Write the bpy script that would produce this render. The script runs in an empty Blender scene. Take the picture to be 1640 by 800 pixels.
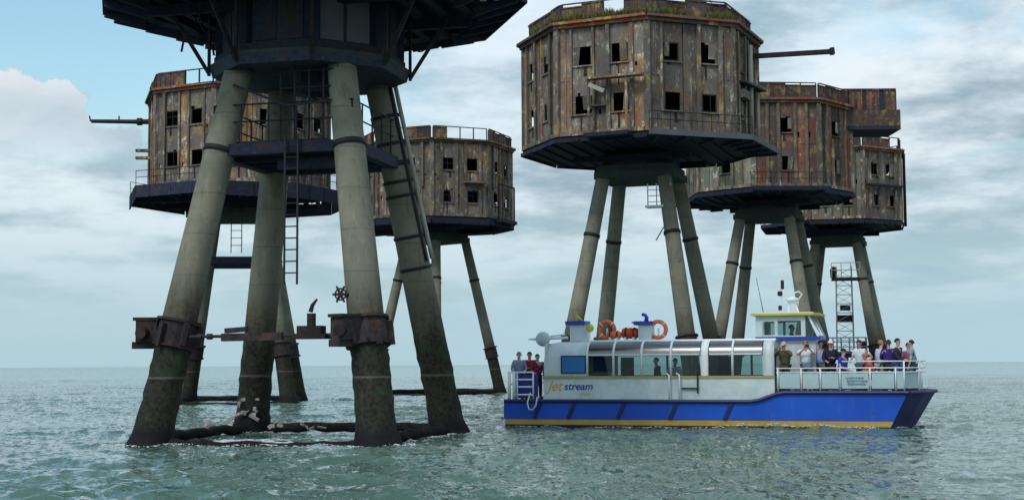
import bpy, bmesh, math, random
import numpy as np
from mathutils import Vector, Matrix, noise as mnoise
R=math.radians; PI=math.pi
random.seed(7)
scene=bpy.context.scene
COL=scene.collection

# ------------------------------------------------------------------ camera
CAM_H=2.2; FPX=2260.0
cam_d=bpy.data.cameras.new('camera'); cam=bpy.data.objects.new('camera',cam_d); COL.objects.link(cam)
cam_d.sensor_width=36; cam_d.lens=36*FPX/1640; cam_d.clip_start=.1; cam_d.clip_end=90000
pitch=math.atan(183.3/FPX); roll=math.atan(9.5/1640)
cam.matrix_world=Matrix.Translation((0,0,CAM_H))@Matrix.Rotation(PI/2+pitch,4,'X')@Matrix.Rotation(-roll,4,'Z')
scene.camera=cam

# ------------------------------------------------------------------ light
SUN_EL=R(48); SUN_AZ=R(215)            # azimuth clockwise from +Y: behind the camera, to its left
sund=bpy.data.lights.new('sun','SUN'); sun=bpy.data.objects.new('sun',sund); COL.objects.link(sun)
sund.energy=1.5; sund.angle=R(12); sund.color=(1,.96,.9)
sdir=Vector((math.sin(SUN_AZ)*math.cos(SUN_EL),math.cos(SUN_AZ)*math.cos(SUN_EL),math.sin(SUN_EL)))
sun.rotation_euler=sdir.to_track_quat('Z','Y').to_euler()
scene.view_settings.view_transform='Standard'; scene.view_settings.look='None'
scene.view_settings.exposure=0.13; scene.view_settings.gamma=1

class NG:
    """little helper to wire node trees"""
    def __init__(s,tree): s.t=tree; s.n=tree.nodes; s.l=tree.links
    def node(s,typ,**kw):
        n=s.n.new(typ)
        for k,v in kw.items(): setattr(n,k,v)
        return n
    def put(s,sock,v):
        if isinstance(v,bpy.types.NodeSocket): s.l.new(v,sock)
        elif v is not None: sock.default_value=v
    def math(s,op,a,b=None,c=None,clamp=False):
        n=s.node('ShaderNodeMath',operation=op,use_clamp=clamp); s.put(n.inputs[0],a)
        if b is not None: s.put(n.inputs[1],b)
        if c is not None: s.put(n.inputs[2],c)
        return n.outputs[0]
    def vmath(s,op,a,b=None,out=0):
        n=s.node('ShaderNodeVectorMath',operation=op); s.put(n.inputs[0],a)
        if b is not None: s.put(n.inputs[1],b)
        return n.outputs[out]
    def smooth(s,v,a,b,x=0.,y=1.):
        n=s.node('ShaderNodeMapRange',interpolation_type='SMOOTHSTEP'); s.put(n.inputs[0],v)
        for i,q in enumerate((a,b,x,y)): s.put(n.inputs[i+1],q)
        return n.outputs[0]
    def noise(s,vec,scale,detail=4,rough=.55,out=0,dist=0.):
        n=s.node('ShaderNodeTexNoise'); s.put(n.inputs['Vector'],vec); n.inputs['Scale'].default_value=scale
        n.inputs['Detail'].default_value=detail; n.inputs['Roughness'].default_value=rough; n.inputs['Distortion'].default_value=dist
        return n.outputs[out]
    def mix(s,f,a,b,blend='MIX'):
        n=s.node('ShaderNodeMix',data_type='RGBA',blend_type=blend); s.put(n.inputs[0],f)
        for i,v in ((6,a),(7,b)):
            if isinstance(v,(tuple,list)) and len(v)==3: v=(*v,1)
            s.put(n.inputs[i],v)
        return n.outputs[2]
    def scale(s,vec,sc): return s.vmath('MULTIPLY',vec,sc)

def node_rgb(s,v):
    n=s.node('ShaderNodeCombineColor'); 
    for i in range(3): s.put(n.inputs[i],v)
    return n.outputs[0]
NG.node_rgb=node_rgb
# ------------------------------------------------------------------ world: Nishita sky under broken cloud
w=bpy.data.worlds.new('World'); scene.world=w; w.use_nodes=True
g=NG(w.node_tree); g.n.clear()
out=g.node('ShaderNodeOutputWorld')
sky=g.node('ShaderNodeTexSky',sky_type='NISHITA'); sky.sun_disc=False; sky.sun_elevation=SUN_EL; sky.sun_rotation=SUN_AZ
sky.air_density=1.3; sky.dust_density=1.2; sky.ozone_density=1.2
bg1=g.node('ShaderNodeBackground'); g.put(bg1.inputs[0],g.mix(1.,sky.outputs[0],(.88,1.04,1.02),'MULTIPLY')); bg1.inputs[1].default_value=.15
D=g.node('ShaderNodeTexCoord').outputs['Generated']
sep=g.node('ShaderNodeSeparateXYZ'); g.put(sep.inputs[0],D); dx,dy,dz=sep.outputs
zz=g.math('ADD',g.math('MAXIMUM',dz,0.),.16)
cmb=g.node('ShaderNodeCombineXYZ'); g.put(cmb.inputs[0],g.math('DIVIDE',dx,zz)); g.put(cmb.inputs[1],g.math('DIVIDE',dy,zz)); P=cmb.outputs[0]
n1=g.noise(g.vmath('ADD',P,(3.1,1.7,0)),.9,7,.6,dist=.3)
n2=g.noise(g.vmath('ADD',P,(11.3,4.2,0)),2.2,8,.6)
n3=g.noise(g.scale(D,(3,3,7)),2.0,6,.6)
cover=g.smooth(n1,.36,.58)
cover=g.math('MAXIMUM',cover,g.smooth(dz,.13,.03))
cl=(g.smooth(g.math('ADD',dx,g.math('MULTIPLY',g.math('SUBTRACT',n3,.5),.25)),-.30,-.02,.12,1.))
cover=g.math('MULTIPLY',cover,cl)
cover=g.math('MAXIMUM',cover,g.smooth(dz,.185,.125,0.,.94))
cover=g.math('MAXIMUM',cover,g.math('MULTIPLY',g.smooth(dx,-.16,-.02,.0,.85),g.math('MAXIMUM',g.smooth(dx,.34,.18),g.smooth(g.math('ADD',dz,g.math('MULTIPLY',g.math('SUBTRACT',n3,.5),.2)),.20,.12))))
tone=g.math('MULTIPLY_ADD',n2,.8,g.math('MULTIPLY',n3,.5))
ccol=g.mix(g.smooth(tone,.50,.76),(.285,.40,.47),(.74,.82,.88))
ccol=g.mix(g.smooth(dz,.15,.01),ccol,(.41,.575,.65))
ccol=g.mix(1.,ccol,g.node_rgb(g.smooth(dz,.12,.85,1.,1.45)),'MULTIPLY')
# a bank of cumulus low in the left of the view, heaped from puffs
wob=g.scale(g.vmath('SUBTRACT',g.noise(D,26,5,.62,out=1),(.5,.5,.5)),(.055,.055,.055))
Dw=g.vmath('ADD',D,wob)
best=None
def pdir(px,py):
    v=Vector(((px-820)/FPX,1,(586-py)/FPX)).normalized(); return tuple(v)
for px,py,r in((10,150,46),(60,150,34),(95,158,36),(30,200,70),(110,215,50),(-60,160,70),(-130,170,80),(170,250,55),(-230,190,90)):
    d=g.vmath('DISTANCE',Dw,pdir(px,py),out=1)
    q=g.math('SUBTRACT',1.,g.math('DIVIDE',d,r/FPX))
    best=q if best is None else g.math('MAXIMUM',best,q)
cum=g.smooth(best,.0,.22)
lowfade=g.smooth(dz,.125,.175)
cumc=g.mix(g.smooth(g.math('ADD',dz,g.math('MULTIPLY',g.math('SUBTRACT',n3,.5),.10)),.135,.205),(.38,.51,.59),(.74,.78,.83))
ccol2=g.mix(g.math('MULTIPLY',cum,lowfade),ccol,cumc)
cover2=g.math('MAXIMUM',cover,g.math('MULTIPLY',cum,g.smooth(dz,.11,.16)))
bg2=g.node('ShaderNodeBackground'); g.put(bg2.inputs[0],ccol2); bg2.inputs[1].default_value=1.0
mx=g.node('ShaderNodeMixShader'); g.put(mx.inputs[0],cover2); g.l.new(bg1.outputs[0],mx.inputs[1]); g.l.new(bg2.outputs[0],mx.inputs[2])
g.l.new(mx.outputs[0],out.inputs[0])

# ------------------------------------------------------------------ materials
def mat(name,fn):
    m=bpy.data.materials.new(name); m.use_nodes=True; g=NG(m.node_tree); g.n.clear()
    o=g.node('ShaderNodeOutputMaterial'); b=g.node('ShaderNodeBsdfPrincipled'); g.l.new(b.outputs[0],o.inputs[0])
    g.out=o; fn(g,b); return m
def bump(g,b,h,strength=.4,dist=.02):
    n=g.node('ShaderNodeBump'); n.inputs['Strength'].default_value=strength; n.inputs['Distance'].default_value=dist
    g.put(n.inputs['Height'],h); g.l.new(n.outputs[0],b.inputs['Normal'])
def geo(g): return g.node('ShaderNodeNewGeometry').outputs['Position']
def rnd(g): return g.node('ShaderNodeObjectInfo').outputs['Random']
def plain(name,col,rough=.55,var=.25,sc=3.,metal=0.,bmp=.15,streak=False):
    def f(g,b):
        p=geo(g); q=g.scale(p,(1,1,.25)) if streak else p
        n=g.noise(q,sc,5,.6)
        v=g.math('MULTIPLY_ADD',n,2*var,1-var)
        g.put(b.inputs['Base Color'],g.mix(1.,(*col,1),g.node_rgb(v),'MULTIPLY'))
        b.inputs['Roughness'].default_value=rough; b.inputs['Metallic'].default_value=metal
        if rough>=.6: b.inputs['Specular IOR Level'].default_value=.2
        bump(g,b,g.noise(p,sc*8,3),bmp,.01)
    return mat(name,f)

def rusty(name,grey,rust,pale,redness=.5,palen=.5,dark=.5):
    """weathered steel cladding: patches of grey paint and rust with streaks running down"""
    def f(g,b):
        p=geo(g); r=rnd(g)
        off=g.node('ShaderNodeCombineXYZ'); g.put(off.inputs[0],g.math('MULTIPLY',r,17.)); g.put(off.inputs[1],g.math('MULTIPLY',r,9.)); g.put(off.inputs[2],g.math('MULTIPLY',r,1.5))
        q=g.vmath('ADD',p,off.outputs[0])
        big=g.noise(g.scale(q,(1,1,.55)),.55,6,.65)
        st=g.noise(g.scale(q,(1,1,.22)),3.6,7,.72)
        st2=g.noise(g.vmath('ADD',g.scale(q,(1,1,.14)),(31,7,3)),5.5,6,.7)
        pt=g.noise(q,2.6,8,.7)
        c=g.mix(g.smooth(g.math('ADD',big,g.math('MULTIPLY',g.math('SUBTRACT',r,.5),.22)),.62-.25*redness,.78-.25*redness),grey,rust)
        c=g.mix(g.math('MULTIPLY',g.smooth(pt,.52,.66),.7),c,tuple(x*.55 for x in rust))
        c=g.mix(g.math('MULTIPLY',g.smooth(st,.70-.22*palen,.86-.22*palen),g.smooth(pt,.36,.52)),c,pale)
        yel=g.math('MULTIPLY',g.smooth(g.noise(q,1.3,5,.7),.52,.64),g.smooth(st2,.38,.56))
        c=g.mix(g.math('MULTIPLY',yel,.7),c,(.36,.26,.07))
        c=g.mix(g.math('MULTIPLY',g.smooth(st2,.74-.22*dark,.90-.22*dark),.9),c,(.022,.019,.022))
        fl=g.noise(g.scale(q,(1,1,.7)),1.7,9,.78)
        c=g.mix(g.math('MULTIPLY',g.smooth(fl,.56,.64),.85),c,tuple(min(.5,x*1.0) for x in pale))
        c=g.mix(g.math('MULTIPLY',g.smooth(g.noise(g.vmath('ADD',q,(5,8,2)),2.3,9,.78),.57,.66),.85),c,(.028,.022,.024))
        stain=g.noise(g.vmath('ADD',g.scale(p,(1,1,.45)),(2,6,4)),.9,6,.7)
        c=g.mix(g.math('MULTIPLY',g.smooth(stain,.55,.66),.50),c,(.045,.036,.040))
        c=g.mix(g.math('MULTIPLY',g.smooth(g.noise(g.vmath('ADD',g.scale(p,(1,1,.6)),(7,1,9)),1.2,7,.72),.56,.66),.6),c,(.24,.115,.045))
        c=g.mix(1.,c,g.node_rgb(g.math('MULTIPLY_ADD',r,.8,.62)),'MULTIPLY')
        g.put(b.inputs['Base Color'],c); b.inputs['Roughness'].default_value=.85; b.inputs['Specular IOR Level'].default_value=.2
        bump(g,b,g.math('ADD',pt,st),.5,.03)
    return mat(name,f)
M={}
M['wall']=rusty('rusted_wall_steel',(.150,.130,.122),(.20,.100,.052),(.50,.45,.32),.46,.75,.66)
M['wall_red']=rusty('red_rusted_steel',(.118,.084,.078),(.18,.064,.040),(.40,.32,.22),.62,.45,.64)
M['wall_green']=rusty('pale_rusted_steel',(.13,.14,.112),(.11,.08,.05),(.42,.41,.29),.25,.7,.58)
M['rib']=rusty('rib_steel',(.132,.114,.104),(.15,.078,.046),(.52,.47,.35),.40,.80,.62)
M['parapet']=rusty('parapet_steel',(.075,.055,.056),(.092,.040,.034),(.2,.15,.11),.5,.25,.6)
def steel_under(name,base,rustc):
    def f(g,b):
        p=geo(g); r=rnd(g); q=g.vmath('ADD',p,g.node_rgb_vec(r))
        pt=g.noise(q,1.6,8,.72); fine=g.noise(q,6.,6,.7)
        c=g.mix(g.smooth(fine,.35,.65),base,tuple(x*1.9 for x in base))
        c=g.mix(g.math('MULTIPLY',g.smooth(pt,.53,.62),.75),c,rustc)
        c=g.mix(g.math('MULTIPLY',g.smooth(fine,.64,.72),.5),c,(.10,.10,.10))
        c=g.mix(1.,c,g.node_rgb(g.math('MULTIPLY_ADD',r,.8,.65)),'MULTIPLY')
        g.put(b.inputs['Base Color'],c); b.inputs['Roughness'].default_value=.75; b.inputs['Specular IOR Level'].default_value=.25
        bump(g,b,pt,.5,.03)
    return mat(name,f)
def node_rgb_vec(s,v):
    n=s.node('ShaderNodeCombineXYZ'); s.put(n.inputs[0],s.math('MULTIPLY',v,13.)); s.put(n.inputs[1],s.math('MULTIPLY',v,7.)); return n.outputs[0]
NG.node_rgb_vec=node_rgb_vec
M['navy']=steel_under('dark_navy_steel',(.0095,.0125,.026),(.040,.023,.018))  # blue tint of the shadowed deck undersides is put into this steel colour
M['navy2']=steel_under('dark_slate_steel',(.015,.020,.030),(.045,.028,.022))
M['lip']=plain('grey_deck_edge',(.10,.105,.115),.7,.35,2.,streak=False)
M['iron']=plain('black_iron',(.022,.02,.024),.6,.5,3.)
M['inner']=plain('dark_interior',(.03,.028,.028),.9,.4,1.)
M['clamp']=steel_under('rusted_clamp_iron',(.016,.0125,.014),(.062,.028,.020))
M['galv']=plain('weathered_pale_pipe',(.33,.32,.27),.6,.4,2.,streak=True)
def f_conc(g,b):
    p=geo(g); r=rnd(g)
    sz=g.node('ShaderNodeSeparateXYZ'); g.put(sz.inputs[0],p); z=sz.outputs[2]
    big=g.noise(p,.8,6,.65); st=g.noise(g.scale(p,(1,1,.09)),5.,5,.65); fine=g.noise(p,9.,6,.7)
    c=g.mix(g.smooth(big,.35,.65),(.215,.198,.150),(.150,.152,.120))
    c=g.mix(g.math('MULTIPLY',g.smooth(st,.55,.72),.55),c,(.075,.085,.06))
    c=g.mix(g.math('MULTIPLY',g.smooth(st,.42,.30),.45),c,(.28,.26,.21))
    c=g.mix(g.math('MULTIPLY',g.smooth(fine,.55,.75),.35),c,(.10,.09,.07))
    chip=g.noise(g.scale(p,(1,1,.8)),2.4,9,.75)
    c=g.mix(g.math('MULTIPLY',g.smooth(chip,.58,.66),.55),c,(.085,.080,.062))
    c=g.mix(g.math('MULTIPLY',g.smooth(chip,.40,.33),.4),c,(.30,.285,.235))
    rs_=g.noise(g.vmath('ADD',g.scale(p,(1,1,.07)),(9,4,1)),3.2,5,.7)
    c=g.mix(g.math('MULTIPLY',g.smooth(rs_,.60,.72),.5),c,(.13,.085,.05))
    ring=g.math('PINGPONG',g.math('ADD',z,g.math('MULTIPLY',big,.05)),.61)
    c=g.mix(g.math('MULTIPLY',g.smooth(ring,.03,.0),.55),c,(.08,.08,.065))
    c=g.mix(1.,c,g.node_rgb(g.math('MULTIPLY_ADD',r,.3,.85)),'MULTIPLY')
    zn=g.math('ADD',z,g.math('MULTIPLY_ADD',big,2.2,-1.1))
    zn=g.math('ADD',zn,g.math('MULTIPLY_ADD',st,1.6,-.8))
    wet=g.mix(g.smooth(fine,.35,.65),(.008,.009,.009),(.034,.031,.020))
    wet=g.mix(g.smooth(g.noise(p,1.7,4,.6),.52,.66),wet,(.022,.04,.018))
    wet=g.mix(g.math('MULTIPLY',g.smooth(st,.58,.7),.5),wet,(.07,.045,.04))
    brown=g.mix(g.smooth(fine,.3,.7),(.05,.046,.034),(.10,.086,.06))
    c=g.mix(g.smooth(zn,5.4,3.4),c,brown)
    c=g.mix(g.smooth(zn,3.9,2.6),c,wet)
    c=g.mix(g.smooth(g.math('ADD',z,g.math('MULTIPLY',fine,.6)),1.05,.55),c,(.007,.007,.009))
    line=g.smooth(g.math('ABSOLUTE',g.math('SUBTRACT',g.math('ADD',z,g.math('MULTIPLY',fine,.1)),1.93)),.05,.0)
    c=g.mix(g.math('MULTIPLY',line,.4),c,(.19,.18,.15))
    g.put(b.inputs['Base Color'],c)
    b.inputs['Specular IOR Level'].default_value=.18
    g.put(b.inputs['Roughness'],g.smooth(zn,2.,4.,.75,.9))
    bump(g,b,g.math('ADD',fine,g.math('MULTIPLY',st,.6)),.5,.03)
M['concrete']=mat('stained_concrete',f_conc)
def f_muss(g,b):
    p=geo(g); n=g.noise(p,7.,6,.7)
    g.put(b.inputs['Base Color'],g.mix(g.smooth(n,.4,.65),(.008,.008,.010),(.026,.022,.019))); b.inputs['Roughness'].default_value=.85; b.inputs['Specular IOR Level'].default_value=.15
    bump(g,b,g.noise(p,22.,4,.7),.9,.05)
M['mussel']=mat('mussel_crust',f_muss)
M['cap']=plain('cap_concrete',(.045,.058,.050),.85,.45,1.6,streak=True)
M['debris']=plain('bleached_debris',(.30,.26,.25),.8,.45,6.)
M['weed']=plain('dry_weeds',(.13,.125,.04),.8,.6,6.)
# boat paints
def f_hull(g,b):
    p=geo(g); sz=g.node('ShaderNodeSeparateXYZ'); g.put(sz.inputs[0],p); z=sz.outputs[2]
    st=g.noise(g.scale(p,(1,1,.12)),5.,6,.7); pt=g.noise(p,3.,8,.75); big=g.noise(p,.5,3,.5)
    c=g.mix(g.smooth(big,.35,.65),(.004,.062,.42),(.006,.085,.52))
    c=g.mix(g.math('MULTIPLY',g.smooth(st,.56,.72),.30),c,(.06,.14,.46))
    c=g.mix(g.math('MULTIPLY',g.smooth(pt,.60,.68),.5),c,(.012,.03,.17))
    c=g.mix(g.math('MULTIPLY',g.smooth(g.math('ADD',z,g.math('MULTIPLY',st,.35)),.62,.40),.45),c,(.03,.06,.15))
    g.put(b.inputs['Base Color'],c); g.put(b.inputs['Roughness'],g.math('MULTIPLY_ADD',pt,.35,.28))
    bump(g,b,g.noise(g.scale(p,(1,1,.6)),1.6,3,.5),.25,.05)
M['blue']=mat('hull_blue',f_hull)
M['dblue']=plain('dark_blue_rubber_bow_shade',(.008,.014,.09),.55,.25,3.)  # rails, fenders and trim; also the shade painted on the bow
M['yellow']=plain('yellow_stripe',(.42,.27,.05),.5,.3,2.)
M['antifoul']=plain('dark_antifouling',(.02,.02,.03),.6,.3,2.)
def f_white(g,b):
    p=geo(g); st=g.noise(g.scale(p,(1,1,.10)),6.,6,.7); pt=g.noise(p,1.4,7,.7)
    c=g.mix(g.smooth(pt,.35,.65),(.42,.50,.52),(.54,.61,.62))
    c=g.mix(g.math('MULTIPLY',g.smooth(st,.58,.72),.35),c,(.27,.28,.25))
    c=g.mix(g.math('MULTIPLY',g.smooth(g.noise(g.vmath('ADD',g.scale(p,(1,1,.08)),(4,2,0)),4.,5,.7),.66,.74),.45),c,(.30,.19,.10))
    g.put(b.inputs['Base Color'],c); g.put(b.inputs['Roughness'],g.math('MULTIPLY_ADD',pt,.4,.25))
    bump(g,b,g.noise(g.scale(p,(1,1,.6)),1.8,3),.2,.04)
M['white']=mat('boat_white',f_white)
M['bright']=plain('bright_white_paint',(.72,.74,.74),.4,.1,1.,bmp=.05)
M['sillyel']=plain('sill_olive',(.30,.27,.10),.55,.25,3.)
M['roofy']=plain('yellow_roof_edge',(.52,.46,.06),.5,.2,2.)
M['winblue']=plain('blue_panel',(.01,.13,.34),.35,.2,1.5)
M['capblue']=plain('royal_blue_cap',(.015,.04,.36),.45,.2,2.)
M['deck']=plain('deck_grey',(.22,.23,.23),.8,.2,3.)
M['seat']=plain('dark_seat',(.03,.04,.05),.7,.3,4.)
M['orange']=plain('life_orange',(.62,.13,.045),.55,.2,4.)
M['orange2']=plain('raft_red_orange',(.50,.07,.03),.6,.25,6.)
M['panel']=plain('pale_dodger_cloth',(.36,.48,.50),.75,.18,2.)
M['rail']=plain('white_rail',(.62,.66,.68),.4,.1,2.,bmp=.02)
M['rope']=plain('pale_rope',(.55,.58,.58),.8,.2,20.)
M['letter_o']=plain('orange_lettering',(.62,.33,.03),.5,.1,2.,bmp=0)
M['letter_n']=plain('navy_lettering',(.02,.025,.22),.5,.1,2.,bmp=0)
M['letter_t']=plain('teal_lettering',(.10,.22,.28),.5,.1,2.,bmp=0)
def glassy(name,tint,refl,rough=.03):
    m=bpy.data.materials.new(name); m.use_nodes=True; g=NG(m.node_tree); g.n.clear()
    o=g.node('ShaderNodeOutputMaterial'); t=g.node('ShaderNodeBsdfTransparent'); t.inputs[0].default_value=(*tint,1)
    gl=g.node('ShaderNodeBsdfGlossy'); gl.inputs[0].default_value=(.9,.95,1,1); gl.inputs[1].default_value=rough
    fr=g.node('ShaderNodeFresnel'); fr.inputs[0].default_value=1.5
    f=g.math('ADD',fr.outputs[0],refl,clamp=True)
    m_=g.node('ShaderNodeMixShader'); g.put(m_.inputs[0],f); g.l.new(t.outputs[0],m_.inputs[1]); g.l.new(gl.outputs[0],m_.inputs[2]); g.l.new(m_.outputs[0],o.inputs[0])
    return m
M['glass']=glassy('cabin_glass',(.72,.79,.78),-.015)
M['glass_t']=glassy('tinted_glass',(.50,.45,.40),.10,.3)

# ------------------------------------------------------------------ mesh builder
class MB:
    def __init__(s): s.v=[]; s.f=[]; s.m=[]; s.mi=0
    def add(s,vs,fs):
        o=len(s.v); s.v+= [tuple(v) for v in vs]; s.f+=[tuple(i+o for i in f) for f in fs]; s.m+=[s.mi]*len(fs); return s
    def box(s,c,d,rz=0,mtx=None):
        x,y,z=d[0]/2,d[1]/2,d[2]/2
        m=mtx if mtx else Matrix.Translation(c)@Matrix.Rotation(rz,4,'Z')
        vs=[m@Vector((a,b,e)) for a in(-x,x) for b in(-y,y) for e in(-z,z)]
        return s.add(vs,[(0,1,3,2),(4,6,7,5),(0,4,5,1),(2,3,7,6),(0,2,6,4),(1,5,7,3)])
    def beam(s,a,b,wd,h,up=(0,0,1)):
        a,b=Vector(a),Vector(b); d=b-a; L=d.length; d.normalize(); up=Vector(up)
        sx=d.cross(up)
        if sx.length<1e-4: sx=d.cross(Vector((0,1,0)))
        sx.normalize(); u=sx.cross(d)
        vs=[p+sx*i*wd/2+u*j*h/2 for p in(a,b) for i in(-1,1) for j in(-1,1)]
        return s.add(vs,[(0,1,3,2),(4,6,7,5),(0,4,5,1),(2,3,7,6),(0,2,6,4),(1,5,7,3)])
    def path(s,pts,rad,n=8,close=False,caps=True):
        pts=[Vector(p) for p in pts]; k=len(pts); rr=rad if hasattr(rad,'__len__') else [rad]*k
        vs=[];u=None
        for i,p in enumerate(pts):
            if close: t=pts[(i+1)%k]-pts[i-1]
            else: t=pts[min(i+1,k-1)]-pts[max(i-1,0)]
            t.normalize()
            if u is None:
                u=t.orthogonal().normalized()
            u=(u-t*u.dot(t)).normalized(); v=t.cross(u)
            vs+=[p+(u*math.cos(2*PI*j/n)+v*math.sin(2*PI*j/n))*rr[i] for j in range(n)]
        fs=[]
        for i in range(k if close else k-1):
            a,b=i*n,((i+1)%k)*n
            fs+=[(a+j,a+(j+1)%n,b+(j+1)%n,b+j) for j in range(n)]
        if caps and not close: fs+=[tuple(range(n))[::-1],tuple((k-1)*n+j for j in range(n))]
        return s.add(vs,fs)
    def prism(s,poly,z0,z1,scale1=1.):
        n=len(poly); vs=[(x,y,z0) for x,y in poly]+[(x*scale1,y*scale1,z1) for x,y in poly]
        return s.add(vs,[tuple(range(n))[::-1],tuple(range(n,2*n))]+[(i,(i+1)%n,n+(i+1)%n,n+i) for i in range(n)])
    def lathe(s,prof,c=(0,0,0),n=16,axis='Z'):
        vs=[];k=len(prof)
        for r,z in prof:
            for j in range(n):
                a=2*PI*j/n; p=(r*math.cos(a),r*math.sin(a),z)
                if axis=='Y': p=(p[0],p[2],p[1])
                if axis=='X': p=(p[2],p[0],p[1])
                vs.append((p[0]+c[0],p[1]+c[1],p[2]+c[2]))
        fs=[(i*n+j,i*n+(j+1)%n,(i+1)*n+(j+1)%n,(i+1)*n+j) for i in range(k-1) for j in range(n)]
        fs+=[tuple(range(n))[::-1],tuple((k-1)*n+j for j in range(n))]
        return s.add(vs,fs)
    def torus(s,c,R0,r,axis='Y',n=28,m=10):
        pts=[]
        for i in range(n):
            a=2*PI*i/n; x,y=R0*math.cos(a),R0*math.sin(a)
            pts.append(Vector(c)+Vector({'Y':(x,0,y),'Z':(x,y,0),'X':(0,x,y)}[axis]))
        return s.path(pts,r,m,close=True)
    def holed(s,x0,x1,z0,z1,holes,th,y=0.):
        """upright plate in the xz plane with rectangular holes and real thickness"""
        xs=sorted({x0,x1,*[h[0] for h in holes],*[h[1] for h in holes]}); zs=sorted({z0,z1,*[h[2] for h in holes],*[h[3] for h in holes]})
        inh=lambda x,z:any(h[0]<x<h[1] and h[2]<z<h[3] for h in holes)
        solid={(i,j) for i in range(len(xs)-1) for j in range(len(zs)-1) if not inh((xs[i]+xs[i+1])/2,(zs[j]+zs[j+1])/2)}
        for i,j in solid:
            a,b,c,d=xs[i],xs[i+1],zs[j],zs[j+1]; f,k=y-th/2,y+th/2
            s.add([(a,f,c),(b,f,c),(b,f,d),(a,f,d)],[(0,1,2,3)]); s.add([(a,k,c),(a,k,d),(b,k,d),(b,k,c)],[(0,1,2,3)])
            if (i-1,j) not in solid: s.add([(a,f,c),(a,f,d),(a,k,d),(a,k,c)],[(0,1,2,3)])
            if (i+1,j) not in solid: s.add([(b,f,c),(b,k,c),(b,k,d),(b,f,d)],[(0,1,2,3)])
            if (i,j-1) not in solid: s.add([(a,f,c),(a,k,c),(b,k,c),(b,f,c)],[(0,1,2,3)])
            if (i,j+1) not in solid: s.add([(a,f,d),(b,f,d),(b,k,d),(a,k,d)],[(0,1,2,3)])
        return s
    def mesh(s,name,mats,smooth=False):
        me=bpy.data.meshes.new(name); me.from_pydata(s.v,[],s.f)
        for m in (mats if isinstance(mats,(list,tuple)) else [mats]): me.materials.append(M[m] if isinstance(m,str) else m)
        if s.mi or any(s.m): me.polygons.foreach_set('material_index',s.m)
        if smooth: me.polygons.foreach_set('use_smooth',[True]*len(s.f))
        me.update()
        bm=bmesh.new(); bm.from_mesh(me); bmesh.ops.recalc_face_normals(bm,faces=bm.faces); bm.to_mesh(me); bm.free()
        return me
    def build(s,name,mats,parent=None,smooth=False,loc=None,rot=None):
        return link(name,s.mesh(name,mats,smooth),parent,loc,rot)
def link(name,me,parent=None,loc=None,rot=None):
    o=bpy.data.objects.new(name,me); COL.objects.link(o)
    if parent: o.parent=parent
    if loc is not None: o.location=loc
    if rot is not None: o.rotation_euler=rot
    return o
def thing(name,label,cat,loc=(0,0,0),rz=0,group=None):
    o=bpy.data.objects.new(name,None); COL.objects.link(o); o.location=loc; o.rotation_euler=(0,0,rz); o.empty_display_size=.3
    o['label']=label; o['category']=cat
    if group: o['group']=group
    return o
def tag(o,label,cat,group=None):
    o['label']=label; o['category']=cat
    if group: o['group']=group
    return o

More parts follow.
